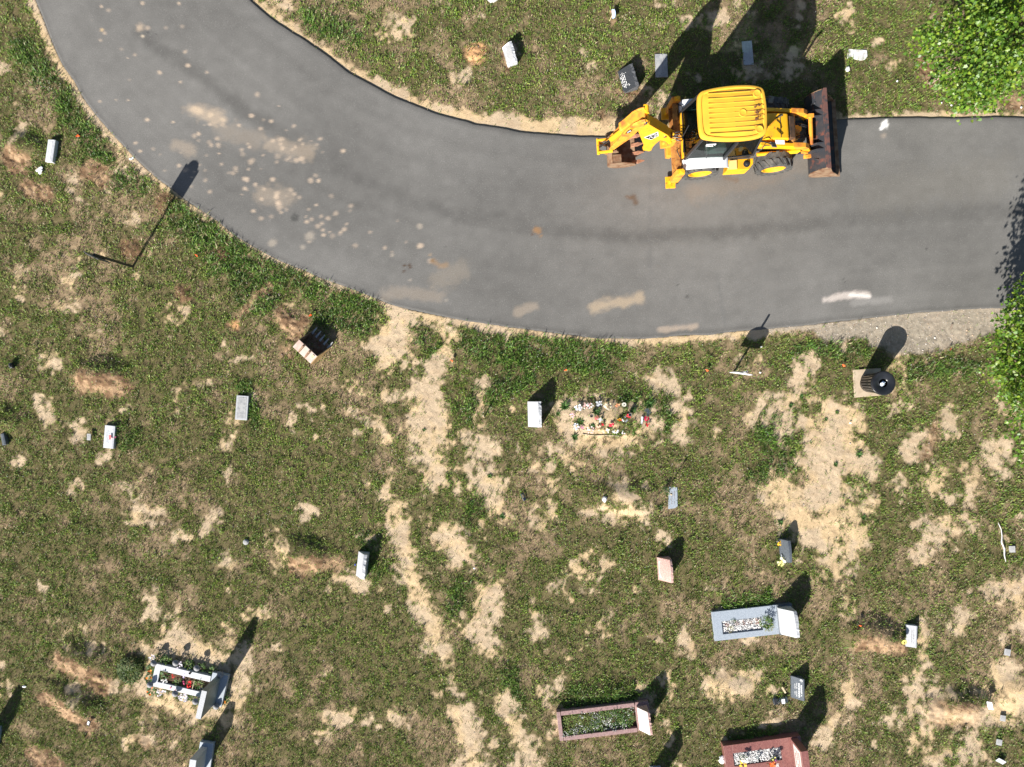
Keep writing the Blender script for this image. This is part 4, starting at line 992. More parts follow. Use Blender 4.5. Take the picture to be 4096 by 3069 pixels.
# ------------------------------------------------------------------ gravestones
def slant_stone(name, label, u, v, rz, L, D, h, hf, body, face, top=.09, curve=0., rock=None, lines=(), marks=(), ink='carvegrey', panel=None, crescent=None, group=None, sd=0, bev=.006, cat="gravestone", parent=None, loc=None, peak=False):
    """slant-faced marker: the lettered face rises from the low front (-x) to the top at the back (+x); it reads from +y to -y"""
    if parent is None:
        t = thing(name, label, cat, G(u, v, -.03), math.radians(rz), group); z0 = .03
    else:
        t = bpy.data.objects.new(name, None); C.objects.link(t); t.parent = parent; t.location = loc; t.empty_display_size = .1; z0 = 0
    rr = random.Random(sd); ns = 14
    def sect(y):
        k = (1 - (2 * y / L) ** 2) if not peak else (1 - abs(2 * y / L)); hh = h + curve * k
        e = lambda a: rr.uniform(-a, a) if rock else 0
        return [(-D / 2, y, 0), (-D / 2, y, z0 + hf), (D / 2 - top, y, z0 + hh), (D / 2 + e(.012), y, z0 + hh - .01 + e(.012)), (D / 2 + e(.016), y, z0 + hh * .5), (D / 2, y, 0)]
    ys = [L / 2 - L * i / (ns - 1) for i in range(ns)]
    vs = []; fs = []; mi = []
    for y in ys: vs += sect(y)
    m = MB()
    for i in range(ns - 1):
        for j in range(6):
            a, b = i * 6 + j, i * 6 + (j + 1) % 6
            m_ = 0 if j in (0, 1) else 1
            fs.append((a, b, b + 6, a + 6)); mi.append(0 if j == 1 else (1 if rock else 0))
    fs += [list(range(6)), list(range((ns - 1) * 6, ns * 6))[::-1]]; mi += [1 if rock else 0] * 2
    m.v = vs; m.f = fs; m.m = mi; m.c = [(1, 1, 1)] * len(vs)
    st = m.build("stone", [M[face], M[rock or body]], t, False, 0 if rock else bev)
    up = Vector((D - top, 0, h - hf)); sl = up.length; up.normalize(); ex = Vector((0, -1, 0)); nrm = ex.cross(up)
    o0 = Vector((-D / 2, 0, z0 + hf))
    def at(a, b, lift=.002): return o0 + up * (sl * b) + ex * (L * a) + nrm * lift
    # the face of a curved top rises a little in the middle; stay on the flat part of it
    if panel:
        pm, a0, a1, b0, b1 = panel
        m = MB(); q = [at(a0, b0, .001), at(a1, b0, .001), at(a1, b1, .001), at(a0, b1, .001)]; m.hexa(q + [p + nrm * .005 for p in q]); m.build("panel", M[pm], t)
    lift = .0075 if panel else .003
    m = MB()
    for (txt, a, b, wd, hh) in lines: put_text(m, txt, at(a, b, lift), ex, up, wd * L, hh * sl, .003)
    for i, (a, b, wd, hh) in enumerate(marks): put_marks(m, at(a, b, lift), ex, up, wd * L, hh * sl, .003, sd * 31 + i)
    if crescent:
        a, b, r = crescent; c0 = at(a, b, lift); pts = []
        for k in range(13):
            q = math.radians(60 + 240 * k / 12); pts.append((r * math.cos(q), r * math.sin(q)))
        for k in range(13):
            q = math.radians(300 - 240 * k / 12); pts.append((.35 * r + .78 * r * math.cos(q), .78 * r * math.sin(q)))
        for k in range(12):
            q4 = [pts[k], pts[k + 1], pts[24 - k], pts[25 - k]]
            vv = [c0 + ex * x + up * y for x, y in q4]; m.hexa(vv + [p + nrm * .003 for p in vv])
        star = []
        for k in range(10):
            q = PI / 2 + 2 * PI * k / 10; r_ = r * (.42 if k % 2 == 0 else .17); star.append(c0 + ex * (r * .62 + r_ * math.cos(q)) + up * (r_ * math.sin(q)))
        m.add(star + [p + nrm * .003 for p in star], [list(range(10)), list(range(10, 20))])
    if m.v: m.build("inscription", M[ink], t, recalc=False)
    return t

GRP = "gravestones standing in the grass"
slant_stone("gravestone", "grey slant gravestone with a white scrollwork border, inside the lane's bend", 2039, 227, 16, .62, .30, .30, .05, 'midgranite', 'midgranite', .09, .03, 'rockgranite',
            marks=[(0, .66, .68, .10), (0, .42, .66, .13), (0, .20, .56, .08)], ink='carvewhite', group=GRP, sd=1)
m = MB()
t_ = bpy.data.objects["gravestone"]
def scroll(t, L, D, h, hf, top):
    up = Vector((D - top, 0, h - hf)); sl = up.length; up.normalize(); ex = Vector((0, -1, 0)); n_ = ex.cross(up); o0 = Vector((-D / 2, 0, .03 + hf))
    m = MB()
    for (a0, b0, a1, b1, wd) in [(-.47, .05, -.47, .9, .05), (-.47, .05, -.30, .05, .04), (.47, .05, .47, .85, .05), (.30, .05, .47, .05, .04), (-.47, .9, -.36, .95, .06), (.47, .85, .36, .9, .06), (-.42, .3, -.40, .12, .05), (.42, .3, .40, .12, .05), (-.42, .7, -.38, .86, .05), (.42, .66, .38, .82, .05)]:
        a = o0 + up * (sl * b0) + ex * (L * a0) + n_ * .004; b = o0 + up * (sl * b1) + ex * (L * a1) + n_ * .004
        m.bar(a, b, wd * L, .004, 0, n_)
    m.build("scrollwork", M['carvewhite'], t)
scroll(t_, .62, .30, .30, .05, .09)
slant_stone("gravestone", "black slant gravestone with white lettering, beside the digging arm's shadow", 2509, 325, 16.5, .70, .42, .34, .05, 'blackgranite', 'blackgranite', .10, .02, 'rockblack',
            lines=[("AHY A. KARNEL", .02, .58, .62, .085)], marks=[(0, .40, .56, .06), (0, .28, .68, .06), (0, .17, .6, .06), (0, .07, .4, .05), (0, .78, .62, .13), (0, .82, .55, .09)], ink='carvewhite', group=GRP, sd=2)
slant_stone("gravestone", "small white gravestone beside scraps of litter, near the left edge", 212, 609, -8, .69, .27, .17, .10, 'granitewhite', 'granitewhite', .05, 0, None, marks=[(-.0, .35, .6, .08)], ink='carvepale', panel=('granitewhite', -.42, .42, .12, .9), group=GRP, sd=3)
slant_stone("gravestone", "low white granite gravestone bearing a red plaque and a pink flower", 444, 1747, -5, .70, .34, .13, .08, 'granitewhite', 'granitewhite', .06, 0, None, marks=[(0, .6, .5, .08), (0, .44, .58, .07), (0, .3, .5, .06)], ink='carvepale', group=GRP, sd=4)
slant_stone("gravestone", "slender white gravestone throwing a dark shadow, with a blue scrap by its foot", 1453, 2253, -6.4, .75, .33, .42, .10, 'granitewhite', 'granitewhite', .10, .05, 'granite', marks=[(0, .6, .6, .07), (0, .42, .66, .06), (0, .28, .5, .06)], ink='carvepale', panel=('granitewhite', -.36, .36, .30, .85), group=GRP, sd=5)
slant_stone("gravestone", "bright white gravestone with a crescent, left of the flower mound", 2137, 1656, 1.5, .78, .40, .52, .10, 'granitewhite', 'granitewhite', .09, .06, 'rockgranite', lines=[("HATICE KAYA", .0, .62, .55, .06)], marks=[(0, .46, .5, .06), (0, .34, .4, .05)], ink='carvepale', crescent=(.02, .80, .035), panel=('granitewhite', -.40, .42, .08, .88), group=GRP, sd=6)
slant_stone("gravestone", "pink granite gravestone with pale panel and small crescent, alone in the grass", 2653, 2271, 3.5, .70, .37, .48, .08, 'pink', 'pink', .07, .08, 'pink', lines=[("AHMET L. ALGUL", .05, .66, .46, .05)], marks=[(0, .54, .4, .05), (0, .44, .34, .05), (-.05, .26, .5, .05), (-.05, .18, .45, .05)], ink='carvegrey', crescent=(.03, .86, .022), panel=('pinkpanel', -.36, .38, .12, .82), group=GRP, sd=7)
slant_stone("gravestone", "dark blue-grey gravestone half hidden by yellow and white flowers, below the big sand patch", 3132, 2197, 4, .68, .24, .36, .06, 'darkgranite', 'darkgranite', .09, .04, None, lines=[("FOX", .28, .35, .14, .2)], marks=[(.28, .14, .15, .1)], ink='carvepale', crescent=(.05, .6, .035), group=GRP, sd=8)
slant_stone("gravestone", "low pale grey gravestone with a sunflower at its left side", 3638, 2540, -2, .67, .29, .17, .08, 'granite', 'granite', .04, 0, None, marks=[(0, .75, .6, .1), (0, .55, .55, .08)], ink='carvegrey', group=GRP, sd=9)
slant_stone("gravestone", "dark grey slant gravestone with two lines of large white capitals beside a clear plastic box", 3181, 2743, 1, .67, .31, .34, .06, 'darkgranite', 'darkgranite', .04, 0, None,
            lines=[("MEHMET A.", .06, .84, .52, .10), ("KAHRAMAN", .06, .66, .64, .115), ("07.07.1957    12.09.2005", .06, .47, .62, .06), ("DOGDU    OLDU", .06, .33, .5, .05)], ink='carvewhite', crescent=(-.40, .84, .04), group=GRP, sd=10)
slant_stone("gravestone", "small dark gravestone cut by the left edge of the photo", 22, 1757, 12, .36, .18, .16, .06, 'darkgranite', 'darkgranite', .05, 0, None, group=GRP, sd=11)

# flat slabs
def slab(name, label, u, v, rz, L, D, h, mt, inset=None, chip=None, group=None, cat="grave marker", text=None, ink='carvegrey'):
    t = thing(name, label, cat, G(u, v, -.02), math.radians(rz), group)
    m = MB()
    poly = [(-D / 2, L / 2), (D / 2, L / 2), (D / 2, -L / 2), (-D / 2, -L / 2)] if not chip else chip
    m.prism(poly, 'z', 0, h + .02); m.build("slab", M[mt], t, False, .006)
    if inset:
        m = MB(); m.prism([(-D / 2 * .74, L / 2 * .86), (D / 2 * .74, L / 2 * .86), (D / 2 * .74, -L / 2 * .86), (-D / 2 * .74, -L / 2 * .86)], 'z', h + .02, h + .024); m.build("panel", M[inset], t)
    m = MB()
    if text:
        for i, (tx, x, wd, hh) in enumerate(text):
            if tx: put_text(m, tx, (x, 0, h + .026), (0, -1, 0), (1, 0, 0), wd, hh, .002)
            else: put_marks(m, (x, 0, h + .026), (0, -1, 0), (1, 0, 0), wd, hh, .002, i + int(u))
        m.build("inscription", M[ink], t, recalc=False)
    return t
GF = "flat grave markers in the grass"
slab("flat_grave_marker", "raised grey concrete marker with a pale border and stained panel", 973, 1631, -4, .75, .37, .12, 'granite', 'concrete', None, GF)
slab("flat_grave_marker", "plain grey flat marker between the black gravestone and the digging arm's shadow", 2645, 264, 2, .72, .38, .035, 'concrete', None, None, GF, text=[(None, .05, .4, .04)])
slab("flat_grave_marker", "narrow pale flat marker half in the cab's shadow", 2990, 214, 5, .74, .31, .035, 'granite', None, None, GF, text=[(None, .05, .5, .04), (None, -.05, .45, .04)])
slab("flat_grave_marker", "bleached broken flat slab between the loader's shadow and the maple", 3427, 219, 0, .34, .64, .03, 'whiteslab', None, [(-.31, .17), (.30, .13), (.32, -.06), (.24, -.17), (.10, -.18), (-.10, -.14), (-.16, -.06), (-.30, -.13)], GF)
slab("flat_grave_marker", "worn blue-grey flat marker with a glass vase at its corner", 2692, 1991, 0, .70, .31, .03, 'bluegranite', None, [(-.12, .35), (.13, .32), (.14, -.26), (.06, -.32), (-.15, -.35), (-.14, .1)], GF, text=[(None, .03, .4, .04), (None, -.05, .36, .04)])
slab("flat_grave_marker", "white rounded slab cut by the top edge of the photo", 1969, -14, 0, .22, .38, .05, 'whiteslab', None, [(-.2, .14), (.2, .14), (.17, -.12), (.05, -.19), (-.06, -.2), (-.15, -.12)], GF)

# small plaques
def plaque(u, v, rz, a, b, label, mt='concrete', tilt=12, stake=0., frame=None, h=.07, group="small name plaques on stakes"):
    t = thing("name_plaque", label, "plaque", G(u, v, 0), math.radians(rz), group)
    X = Matrix.Translation((0, 0, h + stake)) @ Matrix.Rotation(math.radians(-tilt), 4, 'Y')
    if frame:
        MB().box((0, 0, 0), (a, b, .02), 0, X).build("frame", M[frame], t, False, .004)
        MB().box((0, 0, .013), (a * .62, b * .66, .006), 0, X).build("face", M[mt], t)
    else:
        MB().box((0, 0, 0), (a, b, .025), 0, X).build("face", M[mt], t, False, .004)
        m = MB()
        for i in (-1, 0, 1): put_marks(m, X @ Vector((i * a * .22, 0, .014)), X.to_3x3() @ Vector((0, -1, 0)), X.to_3x3() @ Vector((1, 0, 0)), b * .6, a * .12, .002, int(u) + i)
        m.build("lettering", M['carvegrey'], t, recalc=False)
    MB().tube([(0, 0, -.05), (0, 0, h + stake)], .012, 8).build("stake", M['galv'], t)
    return t
plaque(4042, 2195, 4, .17, .20, "grey square plaque right of a long pale twig")
plaque(4023, 2606, -8, .17, .20, "pale square plaque at the right edge above the orange soil")
plaque(3944, 2812, 12, .14, .24, "bright white tilted plaque at the head of the raw earth mound", 'plastic', 50, .12)
plaque(4005, 2869, -6, .15, .18, "grey plaque in the sand just below the raw earth mound")
plaque(3990, 2965, -8, .16, .18, "grey plaque with dark lettering low at the right edge")
plaque(3997, 3040, 62, .16, .26, "white block-shaped plaque nearest the bottom right corner", 'granite', 30)
plaque(366, 1747, -2, .13, .20, "small pale plaque on a stake left of the red-plaqued gravestone", 'concrete', 8, .06)
plaque(364, 2885, -18, .12, .16, "little white plaque in a black frame at the foot of a dry mound", 'plastic', 20, .05, 'black')

# half-round blue marker
t = thing("half_round_marker", "pale blue half-round marker on a wooden stick near the top edge", "marker", G(2450, 66, 0), math.radians(4))
X = Matrix.Translation((0, 0, .15)) @ Matrix.Rotation(math.radians(-25), 4, 'Y')
hp = [(-.035, .14), (.03, .13)] + [(.03 + .05 * math.cos(q), .13 * math.sin(q)) for q in [PI / 2 - PI * k / 12 for k in range(1, 12)]] + [(.03, -.13), (-.03, -.14)]
MB().prism(hp, 'z', -.012, .012, 0, X).build("face", M['blueplaque'], t)
m = MB(); put_marks(m, X @ Vector((.02, 0, .013)), X.to_3x3() @ Vector((0, -1, 0)), X.to_3x3() @ Vector((1, 0, 0)), .2, .035, .002, 5); m.build("lettering", M['carvegrey'], t, recalc=False)
m = MB(); m.tube([(-.10, -.14, .01), (-.01, 0, .14)], .012, 6); m.tube([(0, 0, -.05), (0, 0, .15)], .012, 6); m.build("stick", M['wood'], t)

# ------------------------------------------------------------------ kerbed graves
def local(t, u, v, z):
    p = P(u, v, z); return t.matrix_basis.inverted() @ p
def pebbles(name, x0, x1, y0, y1, z, parent, n=620, r=(.012, .024), pal=((.72, .71, .69), (.62, .61, .60), (.78, .77, .76))):
    m = MB(); m.col = (1, 1, 1); rr = random.Random(int(x0 * 100) + n)
    for _ in range(n):
        q = rr.uniform(*r); c = rr.choice(pal); k = rr.uniform(.8, 1.05); m.col = (c[0] * k, c[1] * k, c[2] * k)
        x, y, zz = rr.uniform(x0 + .02, x1 - .02), rr.uniform(y0 + .02, y1 - .02), z + rr.uniform(-.006, .012)
        a, b = rr.uniform(.8, 1.4) * q, rr.uniform(.7, 1.1) * q; h = q * .7; t0 = rr.uniform(0, PI); c_, s_ = math.cos(t0), math.sin(t0)
        vs = [(x + a * c_, y + a * s_, zz), (x - b * s_, y + b * c_, zz), (x - a * c_, y - a * s_, zz), (x + b * s_, y - b * c_, zz), (x + .3 * a * c_, y + .3 * a * s_, zz + h), (x, y, zz - h)]
        m.add(vs, [(0, 1, 4), (1, 2, 4), (2, 3, 4), (3, 0, 4), (1, 0, 5), (2, 1, 5), (3, 2, 5), (0, 3, 5)])
    o = m.build(name, M['pebble'], parent, recalc=False); o["kind"] = "stuff"; return o

def leaves_mb(m, c, R, H, n, cols, seed, ll=(.05, .10), lw=(.014, .03), up=.5):
    rr = random.Random(seed)
    for _ in range(n):
        a = rr.uniform(0, 2 * PI); d = R * math.sqrt(rr.random()); e = rr.random()
        z = H * (1 - (d / R) ** 2 * .75) * (.25 + .75 * e)
        b = Vector((c[0] + d * math.cos(a), c[1] + d * math.sin(a), c[2] + z))
        q = a + rr.uniform(-1, 1); l = rr.uniform(*ll); wd = rr.uniform(*lw)
        dv = Vector((math.cos(q), math.sin(q), rr.uniform(-.1, 2 * up))).normalized() * l; sv = Vector((-math.sin(q), math.cos(q), rr.uniform(-.3, .3))) * wd / 2
        k = rr.choice(cols); f = rr.uniform(.7, 1.25); m.col = (k[0] * f, k[1] * f, k[2] * f)
        m.add([b, b + dv * .5 - sv, b + dv * .5 + sv, b + dv - Vector((0, 0, l * .15))], [(0, 2, 1), (1, 2, 3)])
GREEN = [(.04, .10, .02), (.055, .13, .025), (.03, .075, .015), (.075, .15, .03)]
LIME = [(.13, .18, .03), (.09, .15, .025), (.17, .20, .045), (.06, .11, .02)]
def petals_mb(m, c, r, cols, rr, eye=None, k=5):
    c = Vector(c); t0 = rr.uniform(0, 2); tl = Vector((rr.uniform(-.4, .4), rr.uniform(-.4, .4), 1)).normalized()
    a = tl.cross(Vector((0, 1, .1))).normalized(); b = tl.cross(a)
    q = rr.choice(cols); f = rr.uniform(.85, 1.1); m.col = tuple(x * f for x in q)
    for i in range(k):
        t = t0 + 2 * PI * i / k; d = a * math.cos(t) + b * math.sin(t); s = (a * -math.sin(t) + b * math.cos(t)) * r * .42
        m.add([c, c + d * r * .6 - s, c + d * r + tl * r * .15, c + d * r * .6 + s], [(0, 1, 2), (0, 2, 3)])
    if eye:
        m.col = eye; e = r * .28; m.add([c + tl * e * .5 + a * e, c + tl * e * .5 + b * e, c + tl * e * .5 - a * e, c + tl * e * .5 - b * e, c + tl * e], [(0, 1, 4), (1, 2, 4), (2, 3, 4), (3, 0, 4)])
def flowers(u, v, cols, n, R, label, H=.12, fr=(.022, .036), eye=None, green=14, name="flower_bunch", cat="flowers", group=None, z=None, k=5, gcols=GREEN):
    g = G(u, v) if z is None else P(u, v, z)
    t = thing(name, label, cat, g, 0, group); rr = random.Random(int(u * 7 + v))
    m = MB(); m.col = (1, 1, 1); leaves_mb(m, (0, 0, -.01), R, H, green, gcols, int(u), (.05, .09), (.018, .03)); m.build("foliage", M['vcol'], t, recalc=False)
    m = MB(); m.col = (1, 1, 1)
    for _ in range(n):
        a = rr.uniform(0, 2 * PI); d = R * math.sqrt(rr.random())
        petals_mb(m, (d * math.cos(a), d * math.sin(a), H * (.7 + .4 * rr.random())), rr.uniform(*fr), cols, rr, eye, k)
    m.build("petals", M['vcol'], t, recalc=False)
    return t
def plant(u, v, R, H, label, cols=GREEN, n=70, name="leafy_plant", cat="plant", group=None, ll=(.06, .12), lw=(.02, .036), z=None, dots=None):
    g = G(u, v) if z is None else P(u, v, z)
    t = thing(name, label, cat, g, 0, group)
    m = MB(); m.col = (1, 1, 1); leaves_mb(m, (0, 0, -.01), R, H, n, cols, int(u + v), ll, lw); m.build("foliage", M['vcol'], t, recalc=False)
    MB().tube([(0, 0, -.03), (0, 0, H * .6)], .008, 6).build("stem", M['straw'], t)
    if dots:
        m = MB(); m.col = (1, 1, 1); rr = random.Random(int(u))
        for _ in range(dots[1]):
            a = rr.uniform(0, 2 * PI); d = R * math.sqrt(rr.random()); petals_mb(m, (d * math.cos(a), d * math.sin(a), H * (1.05 - .5 * (d / R) ** 2)), dots[2], dots[0], rr)
        m.build("blossoms", M['vcol'], t, recalc=False)
    return t
def rosette(u, v, R, label, cols=GREEN, n=34):
    t = thing("broadleaf_weed", label, "weed", G(u, v), rnd.uniform(0, 6), "broad-leaved weeds on bare soil"); rr = random.Random(int(u))
    m = MB(); m.col = (1, 1, 1)
    for i in range(n):
        a = 2 * PI * i / n * 2.4 + rr.uniform(-.2, .2); l = R * rr.uniform(.6, 1.05); wd = l * .17; e = rr.uniform(.25, 1.0)
        d = Vector((math.cos(a) * math.cos(e), math.sin(a) * math.cos(e), math.sin(e))); s = Vector((-math.sin(a), math.cos(a), 0)) * wd / 2
        p1 = d * l * .5; p2 = p1 + Vector((d.x, d.y, d.z * .2)) * l * .5
        k = rr.choice(cols); f = rr.uniform(.7, 1.2); m.col = tuple(x * f for x in k)
        m.add([(0, 0, 0), p1 - s, p1 + s, p2], [(0, 2, 1), (1, 2, 3)])
    m.build("leaves", M['vcol'], t, recalc=False); return t

# blue-grey ledger grave with white pebbles
t = thing("ledger_grave", "blue-grey granite grave surround with a white pebble bed and pale slant headstone", "grave", G(3005, 2484, -.02), math.radians(6.3))
m = MB(); zt = .15
for q in ([(-1.22, .45), (-.95, .45), (-.95, -.45), (-1.22, -.45)], [(-.95, .45), (.30, .45), (.30, .13), (-.95, .13)], [(-.95, -.27), (.30, -.27), (.30, -.45), (-.95, -.45)], [(.30, .45), (.78, .45), (.78, -.45), (.30, -.45)]):
    m.prism(q, 'z', 0, zt)
m.build("kerb", M['bluegranite'], t, False, .004)
MB().prism([(.78, .47), (1.24, .47), (1.24, -.47), (.78, -.47)], 'z', 0, zt + .05).build("headstone_base", M['darkgranite'], t, False, .006)
MB().prism([(-.95, .13), (.30, .13), (.30, -.27), (-.95, -.27)], 'z', 0, .09).build("bed", M['concrete'], t)
pebbles("pebble_bed", -.95, .28, -.27, .13, .10, t, 700)
slant_stone("headstone", "", 0, 0, 0, .80, .40, .52, .12, 'granitewhite', 'granitewhite', .10, .06, 'granite', lines=[("CEMAL KARACA", .05, .56, .6, .07)], marks=[(.05, .42, .5, .05), (.05, .3, .4, .05)], ink='carvepale', crescent=(.08, .78, .035), parent=t, loc=(.98, 0, zt + .05), sd=31)
for (u, v, cc, nm) in [(2906, 2500, [(.16, .05, .04)], 0), (2948, 2494, [(.13, .05, .04)], 0), (2974, 2491, [(.17, .05, .04)], 0), (3000, 2489, [(.14, .06, .04)], 0), (3027, 2486, [(.30, .10, .05)], 0)]:
    plant(u, v, .045 if u < 3020 else .07, .07, {2906: "dark red seedling in white pebbles, leftmost of the row", 2948: "dark red tuft in white pebbles, second from the left of the row", 2974: "dark red tuft in white pebbles, middle of the row", 3000: "small dark red tuft in white pebbles, fourth from the left of the row", 3027: "rust-red plant in white pebbles nearest the headstone"}[u], cc, 26, "red_plant", "plant", "plants in the white pebble bed", (.03, .06), (.012, .024), .12)
plant(2934, 2482, .05, .06, "small green sprout on the upper side of the pebble bed", GREEN, 24, "green_sprout", "plant", "plants in the white pebble bed", (.03, .06), (.012, .02), .12)
plant(2922, 2516, .09, .06, "straw-coloured grass tuft on the lower side of the pebble bed", [(.30, .27, .12), (.22, .22, .08)], 50, "dry_tuft", "plant", "plants in the white pebble bed", (.04, .08), (.008, .014), .12)
plant(3063, 2486, .17, .28, "bushy green plant between the pebble bed and the pale headstone", LIME + GREEN, 190, "leafy_plant", "plant", None, (.05, .11), (.018, .034), .12)
plant(3076, 2508, .10, .10, "yellowish straggling weed below the bushy plant by the pale headstone", [(.30, .27, .10), (.2, .22, .06)], 50, "dry_tuft", "plant", None, (.05, .12), (.008, .014), .14)

# pink kerb grave planted with low shrubs
t = thing("kerbed_grave", "mauve granite kerbed grave filled with yellow-green plants", "grave", G(2413, 2872, -.02), math.radians(6.8))
m = MB(); kz = .22
m.prism([(-1.42, .44), (-1.30, .44), (-1.30, -.46), (-1.42, -.46)], 'z', 0, kz); m.prism([(-1.285, .45), (.98, .45), (.98, .32), (-1.285, .32)], 'z', 0, kz + .01); m.prism([(-1.285, -.33), (.98, -.33), (.98, -.46), (-1.285, -.46)], 'z', 0, kz)
m.build("kerb", M['mauve'], t, False, .008)
MB().prism([(1.0, .44), (1.42, .44), (1.42, -.44), (1.0, -.44)], 'z', 0, .20).build("headstone_base", M['mauve'], t, False, .008)
MB().prism([(-1.30, .32), (1.0, .32), (1.0, -.33), (-1.30, -.33)], 'z', 0, .08).build("soil", M['soil'], t)
slant_stone("headstone", "", 0, 0, 0, .70, .32, .48, .10, 'pink', 'pinkpanel', .07, .05, 'pink', marks=[(.05, .6, .3, .06), (.05, .4, .2, .1), (0, .2, .5, .05)], ink='carvegrey', parent=t, loc=(1.20, -.02, .20), sd=32)
tt = thing("shrub_bed", "bed of yellow-green shrubs with whitish heads inside the mauve kerb", "shrubs", t.location + Vector((0, 0, .09)), math.radians(6.8)); tag(tt, kind="stuff")
m = MB(); m.col = (1, 1, 1); rr = random.Random(77)
for i in range(150):
    x, y = rr.uniform(-1.24, .93), rr.uniform(-.30, .30)
    k = x / 2 + .6 + rr.uniform(-.3, .3)
    cols = LIME if k < .55 else (GREEN + LIME[:1])
    if rr.random() < .12: cols = [(.40, .42, .38), (.5, .5, .48)]
    leaves_mb(m, (x, y, .0), .12, rr.uniform(.12, .26), 26, cols, i, (.035, .07), (.014, .028))
m.build("foliage", M['vcol'], tt, recalc=False)

# red granite grave, cut by the bottom edge
t = thing("red_granite_grave", "polished red granite grave with white pebble bed, cut by the bottom edge", "grave", G(3038, 3004, -.02), math.radians(7.5))
m = MB(); zt = .32; W2 = .46
def rb(x0, x1, y0, y1): m.prism([(x0, y1), (x1, y1), (x1, y0), (x0, y0)], 'z', 0, zt)
rb(-1.16, -.90, -W2, W2); rb(.58, 1.22, -W2, W2); rb(-.90, .58, .20, W2); rb(-.90, .58, -W2, -.20)
m.build("ledger", M['red'], t, False, .006)
MB().prism([(-.90, .20), (.58, .20), (.58, -.20), (-.90, -.20)], 'z', 0, zt - .05).build("bed", M['concrete'], t)
pebbles("pebble_bed", -.90, .58, -.20, .20, zt - .035, t, 900, (.012, .022))
m = MB(); m.box((1.02, -.02, zt + .38), (.22, .86, .76)); hs = m.build("headstone", M['red'], t, False, .012)
m = MB(); m.box((.907, .0, zt + .42), (.006, .70, .50)); m.build("panel", M['pinkpanel'], hs)
m = MB()
for i in range(3): put_marks(m, (.9025, .0, zt + .56 - i * .14), (0, -1, 0), (0, 0, 1), .5, .07, .002, 60 + i)
m.build("inscription", M['red'], hs, recalc=False)
RZ3 = .30
flowers(2973, 3033, [(.85, .84, .80), (.8, .78, .72)], 16, .09, "white bouquet with yellow blooms on the red grave's pebbles", .16, (.03, .045), None, 10, z=RZ3)
flowers(2966, 3048, [(.85, .52, .02), (.85, .65, .10)], 8, .10, "orange and yellow blooms in front of the white bouquet on the red grave", .12, (.04, .055), None, 8, z=RZ3)
flowers(3086, 3052, [(.85, .12, .02), (.85, .2, .05)], 16, .10, "orange-red blooms on the red grave beside a dark vase", .14, (.035, .05), None, 10, z=RZ3)
flowers(3098, 3052, [(.80, .78, .74)], 8, .07, "white blooms right of the orange-red ones on the red grave", .12, (.035, .05), None, 4, z=RZ3)
flowers(3090, 3029, [(.75, .70, .2), (.4, .1, .3)], 5, .06, "dark leafy posy with yellow specks among the red grave's pebbles", .16, (.02, .03), None, 30, z=RZ3)
def vase(u, v, z, r, h, mt, label, lean=0, rz=0):
    t = thing("vase", label, "vase", P(u, v, z), rz); X = Matrix.Rotation(lean, 4, 'Y')
    MB().lathe([(r * .6, 0), (r * .8, h * .3), (r, h), (r * .85, h), (r * .65, h * .35), (r * .2, h * .08)], n=18, xf=X, cap=False).build("body", M[mt], t, True)
    MB().lathe([(r * .99, h * .97), (r * 1.08, h * .97), (r * 1.08, h * 1.02), (r * .99, h * 1.02)], n=18, xf=X, cap=False).build("rim", M[mt], t, True)
    return t
vase(3077, 3018, RZ3, .035, .12, 'greyplas', "grey open vase standing in the red grave's pebbles")
vase(3106, 3024, RZ3, .06, .15, 'darkgranite', "square-shouldered dark vase nearest the red headstone")
vase(3034, 3037, RZ3, .03, .10, 'black', "small black vase at the lower edge of the red grave's pebbles")
vase(3026, 3024, RZ3, .04, .12, 'clear', "clear glass vase in the middle of the red grave's pebbles")
m = MB(); m.blob((0, 0, .05), (.10, .13, .06), 0, 3, .3, 2)
tag(m.build("crumpled_bag", M['plastic'], None, loc=G(2886, 3034)), "crumpled white plastic bag left of the red granite grave", "litter")

# garden grave with lanterns
GA = math.radians(-13)
t = thing("garden_grave", "white-kerbed grave planted with flowers in front of a tall grey-green headstone", "grave", G(728, 2716, -.02), GA)
m = MB(); zk = .16
m.prism([(-.84, .35), (-.66, .35), (-.66, -.35), (-.84, -.35)], 'z', 0, zk); m.prism([(-.66, .35), (.90, .35), (.90, .17), (-.66, .17)], 'z', 0, zk); m.prism([(-.66, -.19), (.90, -.19), (.90, -.35), (-.66, -.35)], 'z', 0, zk)
m.build("kerb", M['granitewhite'], t, False, .006)
MB().prism([(-.66, .17), (.90, .17), (.90, -.19), (-.66, -.19)], 'z', 0, .10).build("soil", M['soil'], t)
MB().prism([(.92, .48), (1.42, .48), (1.42, -.50), (.92, -.50)], 'z', 0, .16).build("headstone_base", M['bluegranite'], t, False, .006)
gst = mat("grey_green_granite", (.20, .24, .24), .4, 0, (.15, .18, .185), 30, .4, .6, 0, 1, .5)
m = MB(); m.box((1.13, -.03, .66), (.16, .84, 1.0)); hs = m.build("headstone", gst, t, False, .006)
MB().box((1.13, -.03, 1.1635), (.155, .835, .007)).build("pale_top", M['granite'], hs)  # thin sheet making the headstone's top paler than its sides
GC = lambda x, y: (540 + .3783 * x, 2540 + .3783 * y)
LAN = [((192, 302), "grey garden lantern at the upper left corner of the white kerb"), ((424, 302), "grey garden lantern on the upper kerb beside white-purple blooms"), ((645, 358), "grey garden lantern on the upper kerb beside the candle"), ((893, 427), "grey garden lantern behind the upper end of the tall headstone"),
       ((155, 530), "grey garden lantern hidden among orange marigolds at the left end"), ((422, 622), "grey garden lantern left of the big white bloom cluster"), ((635, 708), "grey garden lantern right of the big white bloom cluster"), ((850, 763), "grey garden lantern below the tall headstone")]
